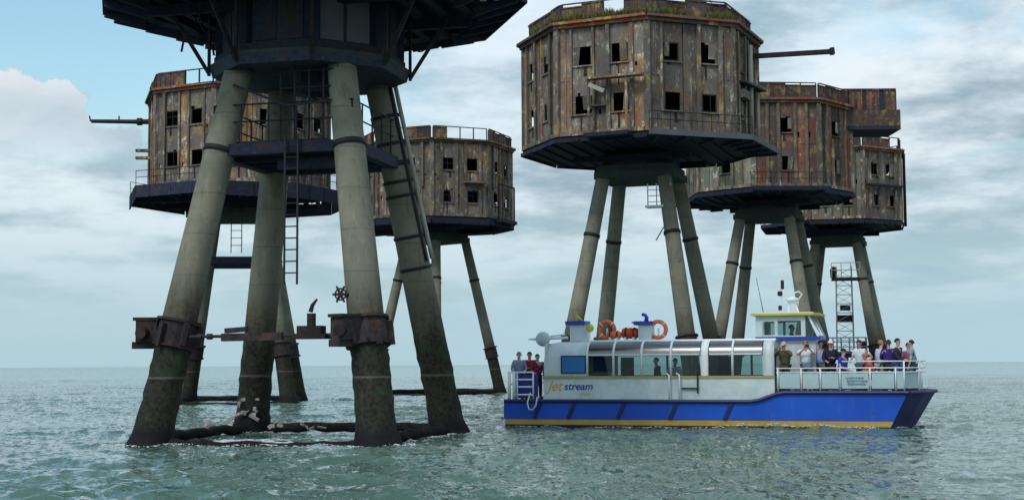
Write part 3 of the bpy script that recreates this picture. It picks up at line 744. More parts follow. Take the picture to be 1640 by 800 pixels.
pB=mw@axis_pt(SGN[1],0)
wreck('bleached heap of broken timbers leaning against the middle back leg',(pB.x+.0,pB.y-.75,.25),0,
 [((-.75,0,.05),(-.15,0,.42),.10,.1),((-.2,0,.42),(.5,0,.12),.10,.1),((-.35,.05,.80),(.35,.05,.84),.09,.1),((-.3,.05,.62),(-.2,0,.85),.08,.1),((.2,.02,.30),(.28,.02,.62),.11,.1)])
wreck('pale splintered timber on the front base beam left of the heap',(pB.x-1.05,pB.y-1.1,.16),0,[((-.3,0,.0),(-.05,0,.22),.10,.1),((-.1,0,.05),(.25,0,.05),.09,.1)])
wreck('pale forked timber on the front base beam right of the heap',(pB.x+1.0,pB.y-1.0,.16),0,[((-.25,0,.02),(.2,0,.10),.10,.1),((.1,0,.05),(.28,0,.32),.08,.1)])
wreck('bleached curved timber on front base beam next to the right front leg',(pB.x+2.2,pB.y-1.3,.10),0,[((-.35,0,.22),(-.1,0,.06),.05,.1),((-.1,0,.06),(.6,0,.06),.05,.1)])

# --- tower far left
t1,d1=tower('t1','rusted fort tower behind the nearest legs, thin barrel sticking out of its left wall',-16.65,85.5,.065,5.5,-4,zs=-.25,zc=11.0,skirt=.8,seed=5,gallery=(2,3,4,5,6,7),midplat=False,parapet_gap=((5,2),(5,3)),Rdeck=5.7)
k=face_toward(d1,.065,180); p,n,tv=wall_frame(d1,k,-.4,3.9)
pt=d1
m=MB(); m.path([(-5.5,.2,17.1),(-6.4,.2,17.1),(-8.95,.2,17.12)],[.17,.14,.12],10); m.path([(-6.2,.2,17.1),(-5.9,.2,17.1)],.24,10); m.path([(-9.0,.2,17.1),(-9.08,.2,17.45)],.05,6); m.path([(-7.3,.2,17.1),(-7.3,.2,17.45)],.05,6); m.build('barrel','iron',t1)
for z_ in(14.75,15.2): m=MB(); m.beam((-6.1,-.6,z_),(-4.9,-.6,z_),.3,.16); m.build('ledge','rib',t1)
zp=8.45; h=half_at(zp)+.05
for y in(-h,h): m=MB(); m.box((0,y,zp),(2*h+.4,.3,.42)); m.build('platform_beam','navy',t1)
ladder(t1,(.15,-2.,8.9),(.15,-2.,12.),.62,(1,0,0),step=.42)

# --- big tower above the boat
t2,d2=tower('t2','biggest rusted fort tower above the boat, weeds on its eave, beam poking out right',6.63,71.7,-.341,5.95,-2,skirt=.2,thin=True,seed=4,rs=.84,gallery=(6,7),mats=None,parapet_gap=((5,2),),Rdeck=6.05,clampblocks=False,parh=.95,edge='lip',pin=-.25)
def T2(px,z,out,face):
    """local point: offset along a face"""
    return None
yaw2=-.341
kF=face_toward(d2,yaw2,-115); kR=face_toward(d2,yaw2,-70); kE=face_toward(d2,yaw2,-25)
# broken porch on the left front face
def onface(D_,k,u,z,o): return wall_frame(D_,k,u,z,o)[0]
pl=onface(d2,kF,-.35,2.55,.0); 
m=MB(); m.beam(onface(d2,kF,-.5,2.62,.55),onface(d2,kF,2.25,2.62,.55),.5,.12); m.build('porch_roof','rib',t2)
for u in(-.45,1.45): m=MB(); m.beam(onface(d2,kF,u,.02,.62),onface(d2,kF,u,2.55,.62),.11,.11); m.build('porch_post','wall',t2)
m=MB(); m.beam(onface(d2,kF,-.42,2.32,.66),onface(d2,kF,.35,1.95,.66),.06,.2); m.build('broken_board','galv',t2)
m=MB(); m.beam(onface(d2,kF,-.5,1.35,.2),onface(d2,kF,.3,1.35,.2),.3,.05); m.build('shelf','rib',t2)
m=MB(); m.beam(onface(d2,kF,-.6,-.12,.45),onface(d2,kF,1.6,-.12,.45),.9,.18); m.build('porch_deck','navy',t2)
# pipes on the right edge and the beam
for (u,z_,r_,zt) in((.25,0,.12,4.9),(1.55,.0,.09,2.6)):
    m=MB(); m.path([onface(d2,kE,u,z_,.25),onface(d2,kE,u,zt,.25)],r_,8); m.build('down_pipe','galv',t2,True)
m=MB(); m.beam(onface(d2,kE,-1.6,2.75,.25),onface(d2,kE,1.9,2.85,.4),.5,.1); m.build('ledge','iron',t2)
m=MB(); m.beam(onface(d2,kE,-1.5,2.2,.2),onface(d2,kE,-.3,2.2,.2),.4,.4); m.build('locker','rib',t2)
iw=Matrix.Rotation(yaw2,4,'Z').inverted()
A=iw@Vector((5.6,-1.,17.72)); B_=iw@Vector((9.75,-1.,17.95)); 
m=MB(); m.beam(A,B_,.26,.22); m.beam(iw@Vector((9.6,-1.,17.95)),iw@Vector((9.8,-1.,17.97)),.34,.34); m.build('projecting_beam','clamp',t2)
# hanging basket below the cap
m=MB(); c=iw@Vector((.65,-2.2,0)); 
for x in(-.55,-.1,.25,.6):
    m.path([(c.x+x,c.y,9.98),(c.x+x*1.0,c.y,11.1)],.035,6)
for z_ in(10.2,10.5,10.8): m.path([(c.x-.55,c.y,z_),(c.x+.6,c.y,z_)],.02,6)
m.box((c.x+.03,c.y,9.95),(1.3,.6,.1)); m.build('hanging_cradle','rail',t2)
m=MB(); q=axis_pt(SGN[2],9.,0); m.path([q+Vector((-.35,-.1,-.1)),q+Vector((-.75,-.1,-.75))],.03,6); m.build('spike','iron',t2)
# weeds on the eave
def weeds(root,D_,faces,count,hmax):
    b=MB(); rd=random.Random(9)
    for k,u0,u1,dens in faces:
        for i in range(int(count*dens)):
            u=rd.uniform(u0,u1); p=onface(D_,k,u,D_['z1']-D_['z0']+.30,rd.uniform(-.05,.30)); hh=hmax*rd.uniform(.2,1.)*(.5+.5*mnoise.noise(Vector((u*1.3,k,0)))+.2)
            a=rd.uniform(0,PI); d=Vector((math.cos(a),math.sin(a),0))*rd.uniform(.02,.05); tip=p+Vector((rd.uniform(-.2,.2),rd.uniform(-.2,.2),max(.08,hh)))
            b.add([p-d,p+d,tip],[(0,1,2)])
    o=b.build('weeds','weed',root); o['kind']='stuff'; return o
hl=d2['L']/2
weeds(t2,d2,[(kF,-hl,hl,1.),((kF-1)%8,-hl*.2,hl,.5),(kR,-hl,-hl*.1,.25),(kR,hl*.3,hl,.3)],2600,.62)
m=MB()
for u in(-1.5,.4,1.6): m.path([onface(d2,kR,u,6.1,-.3),onface(d2,kR,u-.9,7.6,-.2)],.02,5)
m.build('stay_wires','iron',t2)

# --- tower in the middle distance
t3,d3=tower('t3','small rusted fort tower on thin legs between the nearest and the biggest tower',-5.8,107.5,-.735,5.75,0,skirt=.42,seed=6,rs=.80,gallery=(),parapet_gap=((4,3),(5,0),(5,1),(6,2),(6,3),(6,1)),clampblocks=False)
yaw3=-.735; kr=face_toward(d3,yaw3,-22); kf=face_toward(d3,yaw3,-67)
m=MB(); m.beam(onface(d3,kf,.2,2.5,.4),onface(d3,kf,1.9,2.5,.5),.7,.1); m.build('canopy','rib',t3)
m=MB(); 
for u in(-1.4,1.6):
    m.beam(onface(d3,kr,u,-.3,.5),onface(d3,kr,u,2.6,.5),.1,.1)
m.beam(onface(d3,kr,-1.4,2.6,.5),onface(d3,kr,1.6,2.6,.5),.1,.1); m.beam(onface(d3,kr,-1.4,-.1,.5),onface(d3,kr,1.6,-.1,.5),.5,.25); m.build('lift_frame','clamp',t3)

# --- red tower with the jutting box
yaw4=-.37
t4,d4=tower('t4','rust red fort tower with a ribbed box jutting right from its roof',16.9,92.2,yaw4,5.35,-19.6,skirt=.22,thin=True,seed=8,rs=.84,gallery=(3,6),parapet_gap=(),clampblocks=False,parh=.95,
   mats=['wall','wall','wall','wall','wall_green','wall_green','wall_red','wall_red'],nwin=1)
iw4=Matrix.Rotation(yaw4,4,'Z').inverted()
def juttingbox():
    zb,zm,zt=17.15,18.45,19.75
    x0,x1,y0,y1=4.4,8.2,-2.2,1.0
    rz=-yaw4
    def W(x,y,z): return iw4@Vector((x,y,z))
    mm=Matrix.Rotation(rz,4,'Z')
    def bx(name,c,dim,m): MB().box(None,dim,mtx=Matrix.Rotation(rz,4,'Z')@Matrix.Translation(c)).build(name,m,t4)
    bx('box_floor',((x0+x1)/2,(y0+y1)/2,zb+.1),(x1-x0,y1-y0,.2),'navy')
    bx('box_fascia',((x0+x1)/2,y0+.06,(zb+zm)/2+.1),(x1-x0,.1,zm-zb-.24),'parapet')
    bx('box_fascia',(x1-.06,(y0+y1)/2,(zb+zm)/2+.1),(.1,y1-y0-.2,zm-zb-.24),'parapet')
    bx('box_fascia',((x0+x1)/2,y1-.06,(zb+zm)/2+.1),(x1-x0,.1,zm-zb-.24),'parapet')
    n=9
    for i in range(n):
        x=x0+.2+(x1-x0-.5)*(i+.5)/n
        bx('box_panel',(x,y0+.14,(zm+zt)/2),((x1-x0)/n-.06,.07,zt-zm-.02),'wall_red' if i%3 else 'navy2')
        bx('box_rib',(x+(x1-x0)/n/2,y0+.10,(zm+zt)/2),(.09,.16,zt-zm),'parapet')
    bx('box_end',(x1-.3,(y0+y1)/2,(zm+zt)/2-.12),(.1,y1-y0-.4,zt-zm-.22),'parapet')
    bx('box_back',((x0+x1)/2,y1-.1,(zm+zt)/2),(x1-x0-.4,.08,zt-zm),'parapet')
    bx('box_rail',((x0+x1)/2-.1,y0+.12,zt+.03),(x1-x0-.3,.2,.08),'parapet')
juttingbox()
# --- farthest tower on the right
yaw5=-.35
t5,d5=tower('t5','farthest grey brown fort tower at right, half hidden by the one with jutting box',26.0,112.,yaw5,5.2,8.5,skirt=.25,thin=True,seed=11,rs=.84,gallery=(3,4),parapet_gap=((6,3),),clampblocks=False,mats=['wall','wall','wall','wall_green','wall_green','wall_green','wall','wall_red'])
kx=face_toward(d5,yaw5,-14)
m=MB(); m.beam(onface(d5,kx,.6,-.2,.4),onface(d5,kx,.6,5.6,.4),.22,.22); m.build('side_post','clamp',t5)
m=MB(); m.beam(onface(d5,(kx-1)%8,-1.9,2.6,.3),onface(d5,(kx-1)%8,1.9,2.6,.3),.3,.16); m.build('ledge','iron',t5)

# --- light steel landing stage under the farthest tower
def stage():
    o=thing('landing_stage','slender lattice landing stage between the legs of the farthest tower, behind the bow passengers',"landing stage",(24.95,106.,0),-.2)
    for x in(-1.0,1.0):
        for y in(-.8,.8): MB().path([(x*1.25,y,-.6),(x*1.25,y,2.6)],.13,8).build('pile','iron',o)
    MB().box((0,0,2.75),(3.3,2.2,.34)).build('lower_deck','navy',o)
    MB().box((0,0,2.98),(3.0,2.,.08)).build('deck_grating','iron',o)
    railing(o,[(-1.5,-1.,3.02),(1.5,-1.,3.02),(1.5,1.,3.02),(-1.5,1.,3.02),(-1.5,-1.,3.02)],1.05,'galv',(.35,.7,1.),.6,.03)
    w=.62
    for x in(-w,w):
        for y in(-w,w): MB().beam((x,y,3.02),(x*.9,y*.9,9.4),.055,.055).build('mast_leg','galv',o)
    b=MB()
    for i in range(9):
        z=3.2+i*.68
        for (x0,y0,x1,y1) in((-w,-w,w,-w),(w,-w,w,w),(w,w,-w,w),(-w,w,-w,-w)):
            f=1-.1*(z-3)/6.4
            b.path([(x0*f,y0*f,z),(x1*f,y1*f,z+.64)],.018,5); b.path([(x0*f,y0*f,z),(x1*f,y1*f,z)],.016,5)
    b.build('mast_bracing','galv',o)
    MB().box((.05,0,6.3),(.75,.5,.4)).build('lamp_box','iron',o); MB().box((.05,0,5.5),(1.2,.7,.5)).build('lamp_box','clamp',o)
    MB().box((.15,0,8.45),(2.1,1.5,.18)).build('upper_deck','navy',o)
    railing(o,[(-.9,-.7,8.55),(1.2,-.7,8.55),(1.2,.7,8.55)],1.1,'galv',(.5,1.),.7,.03)
    MB().lathe([(.05,8.5),(.24,8.55),(.27,9.15),(.15,9.35),(.04,9.4)],(-.75,-.3,0),12).build('beacon','navy',o,True)
    MB().box((1.2,-.6,3.4),(.7,.5,.8)).build('locker','clamp',o)
stage()
# ------------------------------------------------------------------ excursion boat
BO=Vector((.4485,53.185,0)); BYAW=R(-18.203)
BM=Matrix.Translation(BO)@Matrix.Rotation(BYAW,4,'Z')
boat=thing('passenger_boat','blue hulled passenger boat with long glazed cabin and white rails, crossing the water at right','boat',BO,BYAW)
GA,GF=.94,1.24
def gun(x): 
    t=max(0,min(1,(x-8.8)/1.15)); t=t*t*(3-2*t); return GA+(GF-GA)*t
def half(x,z): return 2.2+.09*max(0,min(1,z/.95))
def hull():
    b=MB(); xs=[-.04,.7,2,4,6,8,8.8,9.1,9.4,9.7,9.95,11,12.4]
    rows=lambda x:[-.55,.07,.25,gun(x)]
    ring=[]
    for x in xs: ring.append([(x,-half(x,z),z) for z in rows(x)])
    cor=lambda z:13.35+.51*max(z,-.2)
    ring.append([(cor(z),-half(0,z),z) for z in rows(14)])
    stem=lambda z:14.02+.60*max(z,-.2)
    ring.append([(cor(z)+(stem(z)-cor(z))*.62,-half(0,z)*.55,z) for z in rows(14)])
    ring.append([(stem(z),-.12,z) for z in rows(14)]); ring.append([(stem(z),.12,z) for z in rows(14)])
    ring.append([(cor(z)+(stem(z)-cor(z))*.62,half(0,z)*.55,z) for z in rows(14)])
    ring.append([(cor(z),half(0,z),z) for z in rows(14)])
    for x in reversed(xs): ring.append([(x,half(x,z),z) for z in rows(x)])
    n=len(ring)
    vs=[p for r in ring for p in r]; mats=[2,1,0]
    for i in range(n):
        j=(i+1)%n
        for k in range(3):
            b.mi=mats[k] if not(len(xs)<=i<=len(xs)+4 and k==1) else 0
            b.add([vs[i*4+k],vs[j*4+k],vs[j*4+k+1],vs[i*4+k+1]],[(0,1,2,3)])
    b.mi=2; b.add([r[0] for r in ring],[tuple(range(n))])
    b.build('hull',['blue','yellow','antifoul'],boat)
    # deck with its sheer
    d=MB(); ps=[(x,gun(x)-.03) for x in xs]
    for (xa,za),(xb,zb) in zip(ps[:-1],ps[1:]):
        d.add([(xa,-2.2,za),(xb,-2.2,zb),(xb,2.2,zb),(xa,2.2,za)],[(0,1,2,3)])
    z=GF-.03; d.add([(12.4,-2.2,z),(13.9,-2.2,z),(14.5,-1.2,z),(14.7,0,z),(14.5,1.2,z),(13.9,2.2,z),(12.4,2.2,z)],[tuple(range(7))])
    d.build('deck','deck',boat)
    # rubbing rail along the gunwale
    for sy in(-1,1):
        g_=MB(); pts=[(x,sy*(half(x,gun(x))+.03),gun(x)-.035) for x in xs]+[(cor(GF)+.02,sy*2.32,GF-.035)]
        g_.path(pts,.065,8); g_.build('rubbing_rail','dblue',boat)
        g_=MB(); g_.path([(cor(GF)+.03,sy*2.3,GF-.03),(cor(GF)+.5,sy*1.28,GF-.03),(stem(GF)+.03,sy*.1,GF-.02)],.065,8); g_.build('bow_rail','dblue',boat)
        for x in(1.36,2.62,4.42,6.28,8.18):
            r_=MB(); r_.beam((x,sy*(half(x,.9)+.03),.92),(x-.30,sy*(half(x,.28)+.02),.28),.12,.06,(0,1,0)); r_.build('side_fender','dblue',boat)
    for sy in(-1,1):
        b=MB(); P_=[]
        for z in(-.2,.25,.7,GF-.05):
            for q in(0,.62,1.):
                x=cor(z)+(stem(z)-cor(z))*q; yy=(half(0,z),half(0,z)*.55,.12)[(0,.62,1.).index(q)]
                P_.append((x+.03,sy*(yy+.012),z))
        b.add(P_,[(i*3+j,i*3+j+1,i*3+j+4,i*3+j+3) for i in range(3) for j in range(2)]); b.build('bow_shade','dblue',boat)  # dark skin over the blue bow faces: their shade put in as colour
    t_=MB(); t_.box((-.08,0,.60),(.06,4.3,.64)); t_.build('transom','blue',boat)
hull()
# --- cabin
YS=2.17
def arc(side,y0,z0,y1,z1,n=5):
    """quarter curve from the wall up on to the roof"""
    return [(side*(y0+(y1-y0)*(1-math.cos(PI/2*i/n))),z0+(z1-z0)*math.sin(PI/2*i/n)) for i in range(n+1)]
ARC=(YS,2.50,1.62,3.0)
def cabin():
    for side in(-1,1):
        b=MB(); b.box((5.5,side*YS,1.31),(8.2,.06,.76)); wall=b.build('cabin_side','white',boat)
        if side<0:
            def txt(s,x,z,size,m,shear=.25,bold=0.,name='lettering',sx=1.):
                c=bpy.data.curves.new(name,'FONT'); c.body=s; c.size=size; c.shear=shear; c.extrude=.004; c.offset=bold*.4; c.space_character=1.0
                c.materials.append(M[m]); o=bpy.data.objects.new('tmp',c); COL.objects.link(o); me=bpy.data.meshes.new_from_object(o.evaluated_get(bpy.context.evaluated_depsgraph_get())); bpy.data.objects.remove(o); o=link(name,me,wall)
                o.location=(x,-YS-.036,z); o.rotation_euler=(PI/2,0,0); o.scale=(sx,1,1); return o
            txt('Jet',1.56,1.27,.52,'letter_o',.4,.010,sx=.92)
            txt('stream',2.17,1.30,.37,'letter_n',.2,.014,sx=1.02)
            txt('tours',2.75,1.12,.14,'letter_o',.2,.004,sx=1.3)
        b=MB(); b.box((5.5,side*(YS+.012),1.735),(8.24,.09,.09)); b.build('window_sill','sillyel',boat)
        # solid aft part with blue panel
        b=MB()
        sec=[]
        for x,dz,dy in((1.38,-.36,-.12),(1.44,-.16,-.05),(1.60,-.04,0),(1.85,0,0),(3.02,0,0)):
            a=arc(side,YS+dy,2.42+dz*.5,1.62+dy,3.0+dz); sec.append([(x,side*(YS+dy),1.785)]+[(x,y,z) for y,z in a]+[(x,0,3.02+dz)])
        n=len(sec[0]); vs=[p for s in sec for p in s]
        b.add(vs,[(i*n+j,i*n+j+1,(i+1)*n+j+1,(i+1)*n+j) for i in range(len(sec)-1) for j in range(n-1)])
        b.build('cabin_aft_shell','white',boat,True)
        b=MB(); b.box((2.52,side*(YS+.012),2.19),(.86,.05,.58)); k=b.build('blue_window','winblue',boat)
        b=MB(); b.holed(2.06,2.98,1.87,2.51,[(2.10,2.94,1.91,2.47)],.04,side*(YS+.03)); b.build('window_trim','dblue',k)
        # window bays
        edges=[3.02,3.98,4.99,6.03,7.08,7.34,8.18,9.22,9.60]
        for i,(xa,xb) in enumerate(zip(edges[:-1],edges[1:])):
            wide=i in(4,7)
            if wide:
                b=MB(); a=arc(side,YS,2.50,1.62,3.0,7); pr=[(side*YS,1.785)]+a
                n=len(pr); vs=[(x,y,z) for x in(xa,xb) for y,z in pr]; vs+=[(x,y-side*.05,z-.03) for x in(xa,xb) for y,z in pr]
                fs=[(j,j+1,n+j+1,n+j) for j in range(n-1)]+[(2*n+j,3*n+j,3*n+j+1,2*n+j+1) for j in range(n-1)]+[(j,2*n+j,2*n+j+1,j+1) for j in range(n-1)]+[(n+j,n+j+1,3*n+j+1,3*n+j) for j in range(n-1)]
                b.add(vs,fs); b.build('wide_pillar','bright' if i==4 else 'white',boat,True); continue
            b=MB(); b.box(((xa+xb)/2,side*(YS-.02),2.145),(xb-xa-.06,.015,.70)); b.build('window_pane','glass',boat)
            b=MB(); a=arc(side,YS-.02,2.54,1.60,2.985,6); n=len(a); vs=[(x,y,z) for x in(xa+.03,xb-.03) for y,z in a]
            vs+=[(x,y-side*.012,z-.008) for x,y,z in vs]
            b.add(vs,[(j,j+1,n+j+1,n+j) for j in range(n-1)]+[(2*n+j,3*n+j,3*n+j+1,2*n+j+1) for j in range(n-1)]); b.build('roof_pane','glass_t',boat,True)
            b=MB(); b.beam((xa+.04,side*YS,2.52),(xb-.04,side*YS,2.52),.06,.05); b.build('transom_bar','rail',boat)
        for x in(3.02,3.98,4.99,6.03,8.18):
            b=MB(); a=arc(side,YS+.005,2.50,1.62,3.0,7); b.path([(x,side*(YS+.005),1.785)]+[(x,y,z) for y,z in a],.045,8); b.build('window_pillar','rail',boat,True)
        b=MB(); b.path([(3.0,side*1.64,3.0),(9.6,side*1.64,3.0)],.05,8); b.build('roof_rail','rail',boat)
    b=MB(); b.box((6.32,0,3.0),(6.58,3.2,.05)); b.build('cabin_roof','white',boat)
    b=MB(); b.holed(-2.13,2.13,.95,2.95,[(-.5,.4,.96,2.7),(.7,1.7,1.7,2.6)],.06); b.build('aft_bulkhead','white',boat,loc=(1.47,0,0),rot=(0,0,PI/2))
    b=MB(); b.holed(-2.12,2.12,1.0,2.95,[(-2.0,-1.2,1.2,2.7),(1.2,2.0,1.2,2.7)],.06); b.build('forward_bulkhead','white',boat,loc=(9.56,0,0),rot=(0,0,PI/2))
    b=MB(); b.box((5.5,0,.62),(8.0,4.2,.05)); b.build('cabin_floor','deck',boat)
    b=MB()
    b.box((0,0,.20),(.44,1.15,.09)); b.box((-.22,0,.50),(.08,1.15,.68)); b.box((0,-.4,.05),(.36,.06,.22)); b.box((0,.4,.05),(.36,.06,.22)); sm=b.mesh('bench_seat','seat')
    for x in(3.4,4.15,4.75,6.4,7.0,7.7,8.35):
        for y in(-1.35,1.35): link('bench_seat',sm,boat,(x,y,.82))
    for x in(3.5,7.2,8.9):
        b=MB(); b.box((x,1.9,2.1),(.5,.1,.7)); b.build('curtain','seat',boat)
cabin()
# --- roof gear
def vent(x0,x1,y,ztop,hook,pale):
    b=MB(); b.prism([(x0,y-.3),(x1,y-.3),(x1,y+.3),(x0,y+.3)],3.02,ztop); k=b.build('vent_trunk','white',boat)
    xm=(x0+x1)/2
    b=MB(); b.box((xm-.06,y,ztop+.07),(x1-x0+.18,.74,.14)); b.box((xm-.38,y,ztop+.10),(.2,.5,.05)); b.build('vent_lid','capblue',k)
    b=MB(); 
    if hook: b.path([(xm,y,ztop+.14),(xm+.02,y,ztop+.28),(xm-.03,y,ztop+.36),(xm-.15,y,ztop+.40)],[.08,.07,.065,.06],10)
    else: b.path([(xm-.05,y,ztop+.14),(xm-.02,y,ztop+.24)],.12,10); b.beam((xm+.12,y-.1,ztop+.14),(xm-.1,y-.1,ztop+.36),.05,.10)
    b.build('vent_cowl','capblue' if hook else 'roofy',k,True)
vent(2.12,2.68,-.9,3.62,False,True)
vent(4.66,5.12,-.9,3.58,True,True)
def bt(o,local,rz=0.):
    o.matrix_world=BM@Matrix.Translation(local)@Matrix.Rotation(rz,4,'Z'); return o
def lifebuoy(label,x,y,z):
    b=MB(); b.torus((0,0,0),.29,.075,'Y',30,10); o=b.build('lifebuoy','orange',None,True); tag(o,label,'lifebuoy','orange lifebuoys on the cabin roof'); bt(o,(x,y,z))
    for i in range(4):
        a=PI/4+i*PI/2; s=MB(); s.torus((.29*math.cos(a),0,.29*math.sin(a)),.082,.012,'Z' if 0 else 'Y',10,5)
        s=MB(); pts=[]
        e=Vector((math.cos(a),0,math.sin(a)))
        for q in range(10): 
            t=2*PI*q/10; pts.append(e*(.29+.08*math.cos(t))+Vector((0,.08*math.sin(t),0)))
        s.path(pts,.016,5,close=True); s.build('strap','bright',o)
    st=MB(); st.beam((0,.06,-.45),(0,.06,.05),.06,.05); st.build('bracket','rail',o)
lifebuoy('orange lifebuoy on the cabin roof next to the aft vent box',3.42,-.9,3.44)
lifebuoy('orange lifebuoy on the cabin roof in front of the hooked vent',5.32,-.9,3.42)
def raft(label,x,y,L,r,m):
    o=thing('liferaft',label,'life raft',(0,0,0),0,'orange rafts on the cabin roof'); bt(o,(x,y,3.06))
    b=MB(); b.lathe([(.03,-L/2),(r*.85,-L/2+.02),(r,-L/2+.08),(r,-.05),(r*1.07,-.04),(r*1.07,.04),(r,.05),(r,L/2-.08),(r*.85,L/2-.02),(.03,L/2)],(0,0,r+.05),14,'X'); b.build('canister',m,o,True)
    for s in(-.25,.25):
        b=MB(); b.box((s*L,0,.05),(.07,r*2,.10)); b.build('cradle','rail',o)
        b=MB(); b.lathe([(r+.005,-.02),(r+.03,-.02),(r+.03,.02),(r+.005,.02)],(s*L,0,r+.05),14,'X'); b.build('strap','iron',o)
raft('low faded orange raft canister between lifebuoy and red raft',3.72,-1.0,.55,.13,'orange')
raft('red orange raft canister beside the hooked vent',4.30,-.9,.62,.19,'orange2')
b=MB(); b.path([(2.86,-1.15,3.02),(2.86,-1.15,3.5)],.02,6); k=b.build('lamp_post','rail',boat)
b=MB(); b.lathe([(.02,-.05),(.14,-.04),(.15,0),(.14,.04),(.02,.05)],(2.86,-1.15,3.50),14,'Y'); b.build('yellow_lamp','roofy',k,True)
# searchlight disc on its bracket
b=MB(); b.path([(2.05,-1.2,3.16),(1.3,-1.35,3.14)],.05,8); b.path([(1.95,-1.2,3.28),(1.4,-1.3,3.22)],.03,6); k=b.build('arm','rail',boat)
b=MB(); b.lathe([(.02,-.10),(.18,-.10),(.26,-.02),(.27,.04),(.23,.05),(.17,.02),(.02,.0)],(1.16,-1.45,3.12),22,'Y'); b.build('dish','white',k,True)
b=MB(); b.path([(.9,-1.4,3.12),(.6,-1.4,3.12)],[.05,.02],8); b.build('arm_tip','rail',k)
# --- wheelhouse
def wheelhouse():
    zb,zt=3.08,3.84
    b=MB(); b.box((10.2,0,2.15),(1.35,2.0,1.85)); b.build('wheelhouse_base','white',boat)
    for side in(-1,1):
        b=MB(); b.holed(8.85,10.55,zb,zt,[(9.06,9.50,3.17,3.64),(9.60,10.40,3.15,3.66)],.05); b.build('wheelhouse_side','white',boat,loc=(0,side*1.08,0))
        for xa,xb in((9.06,9.50),(9.60,10.40)):
            b=MB(); b.box(((xa+xb)/2,side*1.08,3.405),(xb-xa-.02,.012,.46)); b.build('side_window','glass',boat)
        b=MB(); b.add([(10.56,side*1.08-.025,zb),(10.98,side*1.08-.025,zb),(10.62,side*1.08-.025,zt),(10.56,side*1.08-.025,zt),(10.56,side*1.08+.025,zb),(10.98,side*1.08+.025,zb),(10.62,side*1.08+.025,zt),(10.56,side*1.08+.025,zt)],[(0,1,2,3),(4,7,6,5),(0,4,5,1),(1,5,6,2),(2,6,7,3),(0,3,7,4)]); b.build('quarter_light','glass',boat)
        b=MB(); b.beam((10.99,side*1.08,zb),(10.66,side*1.08,zt),.07,.07); b.build('window_post','bright',boat)
        b=MB(); b.beam((8.82,side*1.12,zb-.02),(11.05,side*1.12,zb-.02),.06,.10); b.build('wheelhouse_trim','capblue',boat)
    b=MB(); b.add([(10.97,-1.02,zb+.08),(10.97,1.02,zb+.08),(10.66,1.02,zt-.05),(10.66,-1.02,zt-.05)],[(0,1,2,3)]); b.add([(10.955,-1.02,zb+.08),(10.645,-1.02,zt-.05),(10.645,1.02,zt-.05),(10.955,1.02,zb+.08)],[(0,1,2,3)]); b.build('windscreen','glass',boat)
    b=MB(); b.beam((10.98,0,zb),(10.66,0,zt),.06,.06); b.build('screen_post','bright',boat)
    b=MB(); b.beam((11.0,-1.1,zb-.02),(11.0,1.1,zb-.02),.06,.10); b.build('wheelhouse_trim','capblue',boat)
    b=MB(); b.holed(-1.05,1.05,zb,zt,[(-.8,-.1,3.2,3.7),(.1,.8,3.2,3.7)],.05); b.build('wheelhouse_back','white',boat,loc=(8.86,0,0),rot=(0,0,PI/2))
    b=MB(); b.prism([(8.70,-1.26),(10.84,-1.26),(11.02,-1.0),(11.02,1.0),(10.84,1.26),(8.70,1.26)],zt+.005,zt+.085); r_=b.build('wheelhouse_roof','roofy',boat)
    b=MB(); b.prism([(8.8,-1.1),(10.8,-1.1),(10.8,1.1),(8.8,1.1)],zt+.09,zt+.115); b.build('roof_top','bright',r_)
    b=MB(); b.box((9.4,0,3.06),(1.6,2.0,.05)); b.build('wheelhouse_shelf','white',boat)
    # aerials
    b=MB(); b.path([(9.05,-.6,zt+.1),(8.82,-.6,5.2)],[.016,.008],6); b.build('whip_aerial','iron',boat)
    b=MB(); b.path([(9.62,0,zt+.1),(9.60,0,5.12)],.025,6); mk=b.build('mast','rail',boat)
    for z,r_ in((4.15,.07),(4.66,.09),(4.9,.06),(5.05,.06)):
        b=MB(); b.lathe([(.02,-.09),(r_,-.07),(r_,.07),(.02,.09)],(9.60+(.05 if z>4.8 else -.04),0,z),10); b.build('lantern','iron',mk,True)
    b=MB(); b.path([(9.85,0,zt+.1),(9.88,0,4.32)],.05,8); b.path([(10.2,0,zt+.1),(10.1,0,4.30)],.04,8); b.beam((9.75,0,4.34),(10.2,0,4.34),.12,.06); rk=b.build('radar_mount','bright',boat)
    b=MB(); b.lathe([(.03,4.38),(.20,4.39),(.22,4.44),(.19,4.50),(.05,4.53)],(9.98,0,0),16); b.build('radar_dome','bright',rk,True)
    b=MB(); b.path([(10.1,.2,4.0),(10.2,.1,4.45),(10.32,.1,4.62),(10.22,.1,4.72),(10.05,.1,4.68)],.03,6); b.build('hailer','rail',rk)
wheelhouse()
